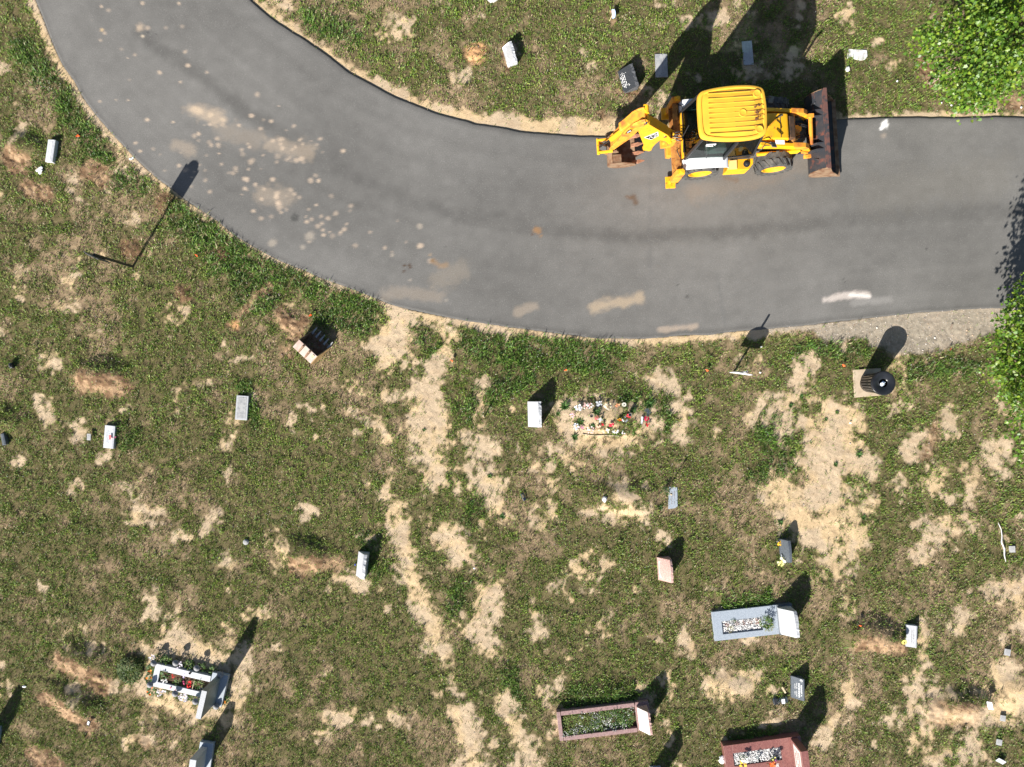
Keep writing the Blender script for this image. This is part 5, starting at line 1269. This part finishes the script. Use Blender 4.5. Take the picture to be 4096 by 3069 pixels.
def lantern(label, loc, src=None):
    t = thing("garden_lantern", label, "lantern", loc, 0, "garden lanterns round the planted grave")
    if src:
        for c in src.children: d = c.copy(); C.objects.link(d); d.parent = t
        return t
    MB().tube([(0, 0, 0), (0, 0, .22)], .018, 8).build("post", M['greyplas'], t)
    MB().lathe([(.03, .20), (.085, .22), (.10, .235), (.098, .25), (.075, .285), (.04, .305), (.035, .31)], n=24).build("cap", M['greyplas'], t, True)
    MB().lathe([(.034, .305), (.034, .325), (.02, .33), (.005, .331)], n=14).build("knob", M['concrete'], t, True)
    return t
first = None
for (x, y), lb in LAN:
    g = P(*GC(x, y), .30); g.z = ground_z(g.x, g.y) + .0
    q = lantern(lb, g, first); first = first or q
WP = [(.80, .76, .80), (.72, .66, .76), (.85, .83, .85)]
for (x, y, R, H, n, lb) in [(270, 240, .12, .20, 80, "green bush at the upper left end of the white kerb"), (350, 255, .10, .18, 70, "green bush outside the upper kerb, second from the left"), (580, 312, .11, .18, 80, "green bush outside the upper kerb between two lanterns"), (712, 342, .12, .18, 80, "green bush outside the upper kerb right of the lantern"), (838, 372, .11, .18, 70, "green bush at the upper end of the tall headstone"),
                            (968, 470, .09, .16, 50, "dark green bush in the tall headstone's shadow"), (318, 408, .13, .22, 110, "bright green bush inside the white kerb, left end"), (690, 500, .13, .22, 110, "bright green bush inside the white kerb, near the headstone"), (470, 490, .14, .16, 110, "leafy plants in the middle of the planted grave"), (700, 690, .06, .14, 40, "small green plant beside the lower corner of the headstone"), (600, 660, .07, .10, 40, "dark leafy plant between the lower kerb and a lantern")]:
    plant(*GC(x, y), R, H, lb, GREEN + LIME[:2], n, "garden_bush", "plant", "bushes round the planted grave")
OR = [(.85, .16, .01), (.85, .24, .01)]
for (x, y, R, n, k, lb) in [(185, 350, .13, 90, 3, "orange marigolds at the upper left end of the planted grave"), (165, 455, .12, 90, 3, "orange marigolds midway along the left end of the planted grave"), (190, 575, .14, 100, 4, "orange marigolds at the lower left end of the planted grave"), (935, 665, .17, 140, 6, "orange marigolds right of the tall headstone"), (935, 462, .05, 20, 1, "single orange marigold beside the upper end of the headstone")]:
    plant(*GC(x, y), R, .16, lb, GREEN, n, "marigold_plant", "flowers", "marigolds round the planted grave", dots=(OR, k, .034))
for (x, y, cols, n, R, lb, eye) in [(203, 228, WP, 14, .10, "white-purple blooms at the upper left corner of the planted grave", (.18, .05, .25)), (485, 300, WP, 20, .12, "white-purple blooms over the upper kerb", (.18, .05, .25)), (532, 645, WP, 44, .15, "largest cluster of white-purple blooms, over the lower kerb", (.18, .05, .25)), (275, 595, WP, 10, .09, "white blooms below the lower left of the kerb", (.18, .05, .25)),
                                   (335, 478, [(.82, .8, .78)], 14, .11, "white blooms inside the kerb at the left end", None), (540, 408, [(.30, .25, .55), (.6, .55, .75)], 12, .07, "violet blooms inside the upper kerb", None), (422, 420, [(.5, .02, .02)], 6, .05, "deep red blooms inside the kerb, left of centre", None), (600, 485, [(.65, .01, .015)], 6, .045, "red rose head, upper of two near the headstone", None), (590, 520, [(.65, .01, .015)], 9, .055, "red rose heads, lower of two near the headstone", None),
                                   (532, 487, [(.35, .02, .10)], 6, .05, "magenta blooms in the middle of the planted grave", None), (400, 540, [(.55, .03, .12)], 3, .03, "tiny magenta bloom on the lower kerb, left", None), (452, 572, [(.55, .03, .15)], 5, .04, "magenta blooms on the lower kerb, left of the big white cluster", None), (322, 580, WP, 5, .05, "small white bloom below the lower kerb, near the marigolds", None)]:
    flowers(*GC(x, y), cols, n, R, lb, .15, (.022, .034), eye, max(8, n), "flower_cluster", "flowers", "blooms on the planted grave", gcols=GREEN)
m = MB(); a, b = P(*GC(628, 490), .2), P(*GC(606, 570), .2); m.tube([a, b], .012, 8); tag(m.build("wooden_stick", M['wood']), "pale wooden stick lying beside the red roses", "stick")
vase(*GC(695, 612), .16, .07, .16, 'clear', "round glass jar on the kerb by the lower end of the headstone")
vase(*GC(728, 560), .16, .055, .14, 'clear', "glass jar with pink wax beside the headstone")
vase(*GC(595, 392), .16, .035, .10, 'black', "black candle cup on the upper kerb")
plant(525, 2677, .38, .30, "round dark green bush left of the planted grave", [(.045, .085, .015), (.07, .11, .02), (.03, .06, .012), (.10, .13, .03)], 900, "low_bush", "bush", None, (.05, .10), (.016, .03))

# tall headstone on a base, cut by the bottom edge
def upright(u, v, rz, L, T, h, bl, bw, bh_, label, mt='granite'):
    t = thing("upright_headstone", label, "gravestone", G(u, v, -.02), math.radians(rz), GRP)
    m = MB(); hb = bl / 2
    m.prism(cr([(-bw / 2, hb - .06), (-bw / 2 + .05, hb), (bw / 2 - .05, hb), (bw / 2, hb - .06), (bw / 2, -hb + .06), (bw / 2 - .05, -hb), (-bw / 2 + .05, -hb), (-bw / 2, -hb + .06)], 3), 'z', 0, bh_); m.build("base", M['bluegranite'], t, False, .01)
    MB().box((-.06, 0, bh_ + (h - bh_) / 2), (T, L, h - bh_)).build("stone", M[mt], t, False, .01)
    m = MB(); put_marks(m, (-.06 - T / 2 - .002, 0, h * .7), (0, -1, 0), (0, 0, 1), L * .6, .07, .002, 5); m.build("inscription", M['carvegrey'], t, recalc=False)
    return t
upright(826, 3026, -8, .74, .20, .92, .98, .42, .16, "tall pale headstone on a rounded base, cut by the bottom edge")
upright(-20, 2958, -8, .70, .18, .92, .9, .34, .12, "tall headstone just outside the left edge, throwing its shadow into the photo")
upright(2622, 3112, 4, .60, .18, .92, .8, .34, .12, "tall headstone just below the bottom edge, throwing its shadow into the photo")

# flower-strewn mound
FM = lambda x, y: (2220 + .3462 * x, 1540 + .3462 * y)
GB = "artificial flowers on the sandy mound"
for (x, y, cols, n, R, lb, eye) in [(265, 262, [(.62, .70, .85), (.8, .82, .86)], 16, .10, "blue-white flowers at the upper left of the sandy mound", None), (345, 250, [(.75, .45, .42), (.75, .7, .66)], 10, .10, "pink and white scattered blooms along the mound's upper side", None), (395, 240, [(.8, .76, .74), (.7, .4, .4)], 14, .10, "white and pink blooms in the upper middle of the mound", None), (505, 218, [(.66, .68, .72), (.5, .52, .56)], 16, .09, "silver-white flowers left of the big cream bunch", None),
                                   (600, 245, [(.85, .82, .74), (.82, .74, .5)], 16, .13, "big cream bunch with bright green leaves on top of the mound", (.6, .35, .05)), (720, 235, [(.75, .30, .15)], 6, .06, "faded orange flower in the mound's grass", None), (192, 350, [(.82, .50, .55)], 7, .07, "pink flowers at the mound's left edge", None), (475, 380, [(.75, .18, .18)], 6, .06, "coral red flowers beside the dark pot", None), (520, 405, [(.5, .52, .55), (.7, .7, .72)], 9, .08, "grey-white flowers in the middle of the mound", None),
                                   (552, 450, [(.6, .03, .04)], 6, .05, "red flowers in the middle of the mound", None), (243, 480, [(.66, .70, .80), (.8, .82, .86)], 14, .10, "blue-white flowers at the lower left of the mound", None), (305, 502, [(.80, .35, .50)], 9, .07, "pink flowers at the lower left of the mound", None), (405, 518, [(.80, .50, .48), (.8, .72, .7)], 14, .11, "pale pink flowers along the mound's lower side", None), (495, 495, [(.78, .42, .32)], 8, .08, "peach flowers along the mound's lower side", None),
                                   (590, 538, [(.85, .83, .60), (.85, .84, .78)], 14, .12, "cream-yellow bunch at the lower middle of the mound", None), (650, 466, [(.65, .02, .07)], 9, .06, "crimson rose bunch with dark leaves on the lower mound", None), (692, 530, [(.78, .78, .80)], 8, .08, "white flowers right of the cream-yellow bunch", None), (845, 358, [(.65, .03, .05)], 8, .06, "red flowers beside the grey vase", None), (742, 400, [(.75, .10, .03), (.8, .4, .05)], 6, .05, "red and orange flower in the grass of the mound", None),
                                   (800, 398, [(.62, .64, .68)], 8, .08, "grey-white flowers on the right of the mound", None), (1050, 385, [(.62, .01, .08)], 12, .07, "crimson flowers beside the white tablet", None), (1066, 455, [(.66, .03, .05)], 7, .06, "red flowers below the white tablet", None), (785, 550, [(.78, .74, .76)], 4, .05, "small white flower in the lower grass of the mound", None)]:
    flowers(*FM(x, y), cols, n, R, lb, .10, (.022, .036), eye, 12, "flower_bunch", "flowers", GB)
flowers(*FM(790, 222), [(.80, .78, .66)], 2, .02, "single large cream sunflower on the mound", .14, (.07, .08), (.05, .03, .02), 6, "sunflower", "flowers", None, None, 11)
for (x, y, r, lb) in [(112, 245, .24, "dark spiky weed at the left end of the flower-strewn mound"), (470, 310, .20, "dark spiky weed in the middle of the flower-strewn mound"), (292, 430, .18, "dark spiky weed on the lower left of the mound"), (430, 480, .15, "dark weed between pink flowers on the mound's lower side"), (225, 600, .18, "green weed below the mound's lower left edge"), (1085, 225, .22, "green weed at the upper right of the mound"), (900, 300, .17, "weed with seed stalks on the right of the mound"), (35, 330, .14, "dark weed left of the mound by the white gravestone")]:
    rosette(*FM(x, y), r, lb)
for (u, v, r, lb) in [(3346, 1650, .11, "small weed at the upper right of the big sand patch"), (3302, 1678, .10, "weed alone in the upper sand patch"), (3340, 1858, .13, "weed tuft in the middle of the big sand patch"), (3435, 1820, .17, "largest spiky weed on the right side of the big sand patch"), (3452, 2070, .14, "spiky weed at the lower right of the big sand patch"), (3205, 1588, .12, "spiky weed in the sand left of the bin"), (3162, 1622, .12, "weed in the sand between lane and big patch"), (1695, 1720, .10, "small dark weed in the sand track left of centre"), (3120, 2090, .16, "weed above the flower-covered dark gravestone"), (1960, 1905, .12, "weed in the pale sand left of the fallen tablet"), (2010, 2065, .15, "dark weed at the foot of the pale sand spot"), (2640, 2030, .12, "grey-green weed left of the worn flat marker")]:
    rosette(u, v, r, lb)
vase(*FM(418, 357), .22, .045, .10, 'darkgranite', "dark round pot in the middle of the flower-strewn mound")
vase(*FM(860, 342), .20, .05, .13, 'greyplas', "grey vase behind red flowers on the mound")
t = thing("white_tablet", "narrow white upright tablet at the right end of the flower mound", "grave marker", G(*FM(1020, 410), 0), math.radians(-8)); X = Matrix.Rotation(math.radians(-55), 4, 'Y')
MB().box((0, 0, .06), (.07, .22, .02), 0, X).build("face", M['plastic'], t, False, .005); MB().tube([(0, 0, -.05), (0, 0, .08)], .01, 6).build("stake", M['galv'], t)
m = MB(); m.blob((0, 0, .08), (.09, .13, .07), 0, 5, .35, 2); tag(m.build("crumpled_wrapping", M['clear'], None, loc=G(*FM(1062, 305))), "crumpled clear flower wrapping at the mound's right end", "wrapping")
m = MB(); a, b = G(2330, 1736, .02), G(2480, 1744, .03); m.tube([a, a.lerp(b, .3) + Vector((0, -.03, .02)), a.lerp(b, .6), b], .02, 7); tag(m.build("fallen_stick", M['straw']), "long dark stick lying along the lower edge of the flower mound", "stick")

# flowers at single stones
flowers(3124, 2232, [(.82, .78, .50), (.85, .82, .66)], 10, .09, "upper cream-yellow flowers against the dark gravestone", .26, (.04, .055), None, 30, gcols=LIME)
flowers(3117, 2250, [(.85, .80, .30), (.85, .82, .6)], 9, .09, "lower yellow flowers at the foot of the dark gravestone", .12, (.04, .055), None, 26, gcols=LIME)
flowers(3112, 2172, [(.80, .45, .02)], 7, .07, "orange-yellow flowers by the dark gravestone's upper end", .15, (.03, .045), None, 50, gcols=[(.05, .06, .02), (.08, .09, .03)])
m = MB(); m.blob((0, 0, .10), (.06, .08, .10), 0, 6, .25, 2); tag(m.build("plastic_cup", M['clear'], None, loc=G(3103, 2160)), "clear plastic cup by the dark gravestone's upper end", "cup")
t = flowers(3606, 2562, [(.80, .66, .16), (.78, .7, .3)], 1, .01, "yellow sunflower leaning by the low pale gravestone", .16, (.085, .09), (.03, .015, .01), 34, "sunflower", "flowers", None, None, 14, LIME)
flowers(463, 1749, [(.75, .22, .32), (.8, .6, .62)], 4, .05, "pink flower at the right edge of the red-plaqued gravestone", .14, (.03, .04), None, 8)
g = G(452, 1748); m = MB(); m.box((0, 0, .165), (.06, .14, .006)); tag(m.build("red_plaque", M['redplaque'], None, loc=g), "faded red plaque lying on the low white gravestone", "plaque")
m = MB(); m.blob((0, 0, .05), (.03, .035, .04), 0, 7, .3, 1); tag(m.build("blue_scrap", M['bluecap'], None, loc=G(1422, 2257)), "dark blue scrap beside the slender white gravestone", "litter")

# vase with tall flowers at the worn flat marker
t = vase(2657, 1957, .0, .055, .22, 'clear', "glass vase at the corner of the worn blue-grey marker")
plant(2659, 1962, .10, .30, "tall leafy stems in the glass vase by the worn marker", GREEN, 60, "potted_plant", "plant", None, (.05, .1), (.016, .03))
m = MB(); a = G(2664, 1962); m.tube([a, a + Vector((.02, -.02, .62))], .012, 6); m.blob((a.x + .02, a.y - .02, .64), (.04, .04, .07), 0, 4); tag(m.build("flower_stake", M['straw']), "thin upright stake beside the glass vase", "stake")

# plastic flower box, wood chip
t = thing("plastic_flower_box", "flattened clear plastic box with a white card, left of the dark lettered gravestone", "box", G(3118, 2800), math.radians(8))
m = MB(); rr = random.Random(2)
for i in range(9): m.blob((-.2 + i * .05, rr.uniform(-.05, .05), .06), (.05, .10, .05), 0, i, .4, 1)
m.build("film", M['clear'], t); MB().box((.07, .0, .13), (.10, .14, .008)).build("card", M['plastic'], t); m = MB(); m.box((-.14, 0, .06), (.16, .2, .06)); m.build("tray", M['black'], t, False, .02)
for i in range(5): pass
m = MB(); a, b = G(3123, 2744, .09), G(3138, 2768, .08); m.bar(a, b, .05, .02); tag(m.build("wood_slat", M['wood']), "short pale wooden slat in the grass above the plastic box", "wood")

# stakes and small stuff
m = MB(); a = G(1937, 1668, -.02); m.bar(a, a + Vector((-.02, .05, .42)), .045, .025, 0, (1, 0, 0)); tag(m.build("wooden_stake", M['wood']), "cream wooden stake standing left of the white crescent gravestone", "stake")
t = thing("stone_urn_lid", "round grey stepped stone disc beside a dry mound, left of centre", "stone", G(985, 2168, 0)); MB().lathe([(.085, -.02), (.085, .05), (.06, .055), (.055, .075), (.03, .08), (.01, .08)], n=24).build("disc", M['concrete'], t, True)
m = MB(); m.blob((0, 0, .03), (.08, .10, .06), 0, 11, .2, 2); tag(m.build("pale_stone", M['whiteslab'], None, loc=G(2418, 1996)), "pale fist-sized stone left of the worn flat marker", "stone")
m = MB(); m.blob((0, 0, .03), (.075, .085, .07), 0, 12, .2, 2); tag(m.build("white_stone", M['whiteslab'], None, loc=G(3389, 279)), "small white stone below the bleached broken slab", "stone")
t = thing("fallen_tablet", "dark little tablet tipped over in the grass right of the pale sand spots", "grave marker", G(2090, 1988, .03), math.radians(24)); X = Matrix.Rotation(math.radians(35), 4, 'Y'); MB().box((0, 0, .06), (.11, .24, .03), 0, X).build("face", M['darkgranite'], t, False, .005); MB().box((.0, .03, .08), (.05, .10, .012), 0, X).build("plate", mat("brass_plate", (.45, .33, .18), .5), t)
t = thing("fallen_ornament", "small black ornament in the grass near the left edge", "ornament", G(54, 1463, .0), .3); MB().box((0, 0, .08), (.10, .17, .14)).build("body", M['black'], t, False, .02); MB().lathe([(.03, .15), (.03, .19), (.01, .2)], n=10).build("top", M['black'], t, True)
m = MB()
for i, (x, y) in enumerate([(0, .05), (.06, .09), (-.06, 0), (.02, -.06), (.05, .0)]): m.blob((x, y, .07), (.06, .05, .03), 0, i, .4, 1)
tag(m.build("white_litter", M['plastic'], None, loc=G(163, 686)), "torn white litter below the rounded white gravestone", "litter")
m = MB(); m.blob((0, 0, .04), (.06, .03, .02), 0, 3, .4, 1); m.blob((.07, .03, .04), (.04, .04, .02), 0, 8, .4, 1); tag(m.build("white_litter", M['plastic'], None, loc=G(524, 638)), "white scrap on the verge at the lane's left edge", "litter")
m = MB(); m.blob((0, 0, .03), (.08, .035, .02), 0, 3, .4, 1); tag(m.build("white_litter", M['plastic'], None, loc=G(98, 2745)), "white scrap in the grass at lower left", "litter")
for i, (u, v, lb) in enumerate([(3585, 328, "white scrap right of the small white stone"), (3762, 414, "white scrap beneath the lower edge of the maple, left"), (3802, 424, "white scrap beneath the lower edge of the maple, right"), (4080, 432, "white scrap at the right edge beside the lane"), (3043, 1388, "white scrap beside the shadow of the round-topped sign"), (3038, 1490, "white scrap right of the sign's pipe"), (3399, 1692, "pale blue scrap at the upper right of the big sand patch"), (1897, 2272, "white scrap in the grass right of the sand track")]):
    m = MB(); m.blob((0, 0, .05), (.035, .03, .02), 0, i, .4, 1); tag(m.build("paper_scrap", M['plastic'], None, loc=G(u, v)), lb, "litter", "paper scraps in the grass")
m = MB(); m.blob((0, 0, .05), (.04, .025, .02), 0, 5, .3, 1); tag(m.build("blue_scrap", M['bluecap'], None, loc=G(3751, 292)), "bright blue scrap beside the maple's trunk", "litter")
# orange marker flags
t0 = None
for u, v, lb in [(315, 553, "orange marker flag right of the rounded white gravestone"), (787, 1021, "orange marker flag in the tall verge grass"), (1240, 1267, "orange marker flag above the spare digger bucket"), (1803, 1440, "orange marker flag beside the pale track, below the lane"), (2255, 1483, "orange marker flag at the tip of the white gravestone's shadow"), (2819, 1478, "orange marker flag left of the round-topped sign"), (3364, 1458, "orange marker flag left of the bin's shadow"), (3788, 1402, "orange marker flag in the gravel by the right tree"), (3427, 2494, "orange marker flag on the dark mound above the sunflower")]:
    q = thing("marker_flag", lb, "flag", G(u, v), rnd.uniform(-1, 1), "orange marker flags")
    if t0:
        for c in t0.children: d = c.copy(); C.objects.link(d); d.parent = q
    else:
        t0 = q; MB().tube([(0, 0, -.03), (0, 0, .16)], .004, 5).build("wire", M['galv'], q)
        m = MB(); m.hexa([(0, -.005, .10), (.09, -.02, .09), (.09, -.012, .09), (0, .005, .10), (0, -.005, .165), (.085, .02, .15), (.085, .028, .15), (0, .005, .165)]); m.build("flag", M['orangeflag'], q)
m = MB(); a, b = G(3990, 2090, .04), G(4015, 2245, .05); pts = [a.lerp(b, k / 6) + Vector((rnd.uniform(-.04, .04), 0, .02)) for k in range(7)]; m.tube(pts, [.008, .012, .014, .022, .025, .018, .01], 6); tag(m.build("fallen_branch", M['whiteslab']), "long bleached branch in the grass near the right edge", "branch")
m = MB(); a = G(3800, 1318, .03); m.tube([a, a + Vector((.05, .16, .02))], .018, 6); tag(m.build("shadow_line_stick", M['bark']), "short dark stick in the gravel beside the bin's shadow", "stick")  # dark stick added in place of the gravel ridge's shadow line

# ------------------------------------------------------------------ spare digger bucket on the grass
t = thing("spare_bucket", "spare toothed digger bucket lying on its back in the grass", "digger bucket", G(1262, 1386, 0), math.radians(-43))
# x along its width, y towards the teeth
w2 = .37
sec = cr([(-.36, .50), (-.42, .34), (-.36, .14), (-.15, .03), (.12, .02), (.32, .06)], 4, False)
m = MB(); m.prism(sec + offs(sec, .02)[::-1], 'x', -w2, w2); sb = m.build("shell", M['rustbuck'], t, False, .004)
for s in (-1, 1):
    m = MB(); m.prism(sec + [(.30, .12), (.05, .34), (-.10, .53)], 'x', s * w2 - .012, s * w2 + .012); m.build("side_plate", mat("tan_bucket_side", (.50, .34, .15), .7, 0, (.3, .18, .08), 9) if s > 0 else M['rustbuck'], t)
m = MB(); m.hexa([(-w2, -.40, .50), (w2, -.40, .50), (w2, -.10, .53), (-w2, -.10, .53), (-w2, -.40, .535), (w2, -.40, .535), (w2, -.10, .565), (-w2, -.10, .565)]); m.build("top_plate", mat("pale_pinkish_steel", (.52, .43, .38), .6, .1, (.42, .30, .25), 5, .4, .65, .1, 40), t, False, .006)
for x in (-.12, .13):
    m = MB(); m.prism([(-.40, .55), (-.10, .58), (-.06, .66), (-.14, .70), (-.30, .64)], 'x', x - .025, x + .025); m.build("hinge_ear", M['rustbuck'], t, False, .01)
MB().box((.28, -.19, .57), (.07, .10, .012)).build("label_plate", M['wood'], t)
for i in range(5):
    x = -w2 + .04 + i * (2 * w2 - .08) / 4
    m = MB(); m.hexa([(x - .035, .22, .045), (x + .035, .22, .045), (x + .015, .48, .12), (x - .015, .48, .12), (x - .035, .22, .095), (x + .035, .22, .095), (x + .015, .48, .135), (x - .015, .48, .135)]); m.build("tooth", M['concrete'], t, False, .006)

# ------------------------------------------------------------------ signs
# tall sign on the left, seen almost edge-on from above
g = G(532, 1067, -.05); t = thing("section_sign", "dark tall sign with a round-topped board, left of the lane's bend", "sign", g, math.atan2(-28, 51))
MB().box((0, 0, 1.05), (.07, .07, 2.1)).build("post", M['signpost'], t, False, .006)
m = MB(); m.prism([(-.235, 1.60), (.235, 1.60), (.235, 2.22), (.16, 2.22), (.155, 2.27), (.10, 2.335), (.0, 2.36), (-.10, 2.335), (-.155, 2.27), (-.16, 2.22), (-.235, 2.22)], 'y', -.058, -.036)
m.build("board", M['signback'], t, False, .003)
m = MB(); m.prism([(-.19, 1.66), (.19, 1.66), (.19, 2.16), (-.19, 2.16)], 'y', -.064, -.059); m.build("face", M['granite'], t)
# short round-topped sign
g = G(2934, 1490, -.05); t = thing("round_topped_sign", "short round-topped white sign on an open pipe beside the lane", "sign", g, math.radians(-8))
MB().lathe([(.032, 0), (.032, 1.30), (.024, 1.30), (.024, .9)], n=16, cap=False).build("pipe", M['galv'], t, True)
arch = [(-.30, .62)] + [(.30, .62), (.30, .93)] + [(.30 * math.cos(a), .93 + .15 * math.sin(a)) for a in [PI * k / 12 for k in range(1, 12)]] + [(-.30, .93)]
m = MB(); m.prism(arch, 'y', -.058, -.040); m.build("board", M['plastic'], t, False, .003)
m = MB(); m.box((0, -.036, .75), (.10, .012, .03)); m.box((0, -.036, .98), (.10, .012, .03)); m.build("bracket", M['galv'], t)
m = MB(); a = Vector((.04, 0, .02)); m.tube([a, a + Vector((.24, .0, .03))], .006, 5); m.build("guy_wire", M['galv'], t)

# ------------------------------------------------------------------ litter bin on its pad
g = G(3470, 1533, 0)
pd = thing("concrete_pad", "square sandy concrete pad under the litter bin", "pad", G(3466, 1532, -.06), math.radians(2)); MB().prism([(-.42, .42), (.44, .44), (.42, -.40), (-.40, -.44)], 'z', 0, .10).build("slab", M['pad'], pd, False, .01)
BZ = .05
t = thing("litter_bin", "black slatted steel litter bin with a dished lid", "litter bin", Vector((g.x, g.y, BZ + ground_z(g.x, g.y))), .1)
m = MB(); ns = 22
for i in range(ns):
    a = 2 * PI * i / ns; X = Matrix.Rotation(a, 4, 'Z')
    pr = [(.275, .04), (.285, .3), (.31, .62), (.355, .86)]
    for (r0, z0), (r1, z1) in zip(pr[:-1], pr[1:]):
        m.hexa([(r0 - .006, -.024 * r0 / .3, z0), (r0 + .006, -.024 * r0 / .3, z0), (r0 + .006, .024 * r0 / .3, z0), (r0 - .006, .024 * r0 / .3, z0), (r1 - .006, -.026 * r1 / .3, z1), (r1 + .006, -.026 * r1 / .3, z1), (r1 + .006, .026 * r1 / .3, z1), (r1 - .006, .026 * r1 / .3, z1)], 0, X)
m.build("slats", M['blackpaint'], t)
m = MB()
for r, z in ((.272, .05), (.30, .55), (.352, .86)): m.lathe([(r - .012, z - .02), (r, z - .02), (r, z + .02), (r - .012, z + .02)], n=40, cap=False)
m.lathe([(.345 + .018 * math.cos(a), .885 + .018 * math.sin(a)) for a in [2 * PI * k / 10 for k in range(11)]], n=48, cap=False)
m.build("hoops", M['blackpaint'], t, True)
MB().lathe([(.01, .05), (.245, .05), (.26, .5), (.27, .84), (.25, .84), (.24, .1)], n=32, cap=False).build("liner", M['liner'], t, True)
m = MB(); m.lathe([(.345, .90), (.335, .93), (.30, .935), (.14, .90), (.125, .885), (.125, .87), (.30, .905), (.33, .89)], n=48, cap=False)
m.build("lid", M['blackpaint'], t, True)
m = MB(); rr = random.Random(9)
for i in range(7): m.blob((rr.uniform(-.06, .06), rr.uniform(-.07, .04), .87 + rr.uniform(-.02, .05)), (rr.uniform(.03, .07), rr.uniform(.03, .06), .03), 0, i, .45, 1)
tag(m.build("rubbish_bag", M['bag'], None, loc=t.location), "blue and white rubbish stuffed in the bin's round opening", "rubbish")

# ------------------------------------------------------------------ maples
def maple(label, x, y, crown_c, R, H, z0, seed, ntw, trunk_top):
    t = thing("maple_tree", label, "tree", Vector((x, y, ground_z(x, y) - .03)), 0, "young maples beside the lane")
    rg = np.random.default_rng(seed); rr = random.Random(seed)
    m = MB(); tt = Vector(trunk_top) - Vector((x, y, 0)); pts = [Vector((0, 0, 0)), tt * .3 + Vector((.02, .01, 0)), tt * .6, tt]
    m.tube(pts, [.055, .048, .038, .018], 10); m.build("trunk", M['bark'], t, True)
    cc = Vector(crown_c) - Vector((x, y, 0))
    m = MB(); tw = []
    for i in range(ntw):
        while True:
            q = Vector((rr.uniform(-1, 1), rr.uniform(-1, 1), rr.uniform(-1, 1)))
            if .22 < q.length < 1: break
        lob = 1 + .30 * math.sin(3.1 * math.atan2(q.y, q.x) + seed) + .22 * math.sin(5.3 * math.atan2(q.y, q.x) + q.z * 3)
        sh = .55 + .45 * (1 - abs(q.z + .25))
        p = cc + Vector((q.x * R * lob * (.70 + .3 * sh), q.y * R * lob * (.70 + .3 * sh), q.z * H))
        tw.append(p)
        if i % 4 == 0:
            f = max(.15, min(.95, (p.z - z0 + .2) / (tt.z + .6))); b = tt * f
            m.tube([b, b.lerp(p, .5) + Vector((0, 0, .08)), p], [.018, .011, .004], 5)
    m.build("branches", M['bark'], t)
    # lobed leaves
    lp = np.array([(0, 0), (.22, -.10), (.50, .05), (.36, .25), (.62, .52), (.30, .56), (.22, .80), (0, 1.08), (-.22, .80), (-.30, .56), (-.62, .52), (-.36, .25), (-.50, .05), (-.22, -.10)]) * .9
    lp[:, 1] -= .4
    V = []; Cc = []; nl = 0
    pal = np.array([[.105, .205, .018], [.15, .25, .022], [.075, .165, .015], [.20, .28, .03], [.06, .13, .014]])
    for p in tw:
        k = rg.integers(16, 30); ax = np.array(p)
        out = np.array([p.x - cc.x, p.y - cc.y, 0]); out /= (np.linalg.norm(out) + 1e-6)
        for _ in range(k):
            c = ax + rg.normal(0, 1, 3) * np.array([.16, .16, .10]) + out * rg.uniform(-.1, .22)
            s = rg.uniform(.045, .085)
            nrm = np.array([-.35, -.55, 1.0]) * .6 + rg.normal(0, .55, 3); nrm /= np.linalg.norm(nrm)
            d = out * .8 + rg.normal(0, .7, 3) + np.array([0, 0, -.5]); d -= nrm * d.dot(nrm); d /= np.linalg.norm(d) + 1e-6
            e = np.cross(d, nrm)
            pts = c + (lp[:, :1] * e + lp[:, 1:] * d) * s * 1.25 + nrm * (np.abs(lp[:, :1]) * s * rg.uniform(-.1, .5))
            V.append(pts); Cc.append(pal[rg.integers(0, 5)] * rg.uniform(.75, 1.25))
    V = np.array(V); n = len(V); k = V.shape[1]
    Fc = []
    tri = [(0, i, i + 1) for i in range(1, k - 1)]
    Fc = (np.arange(n)[:, None, None] * k + np.array(tri)[None]).reshape(-1, 3)
    o = raw_mesh("crown", V.reshape(-1, 3), Fc, M['leaf'], np.repeat(np.array(Cc), k, 0)); o.parent = t
    return t
b = P(3713, 338)
maple("young maple at the top right corner, its leafy crown hanging over the lane's edge", b.x, b.y, (13.35, 9.45, 3.35), 2.1, 1.8, 1.4, 3, 720, (13.35, 9.5, 4.6))
b = P(3985, 1440)
maple("young maple at the right edge beside the gravel, shading the lane", b.x + .1, b.y, (14.95, .75, 3.2), 2.05, 1.8, 1.4, 8, 680, (14.9, .75, 4.5))
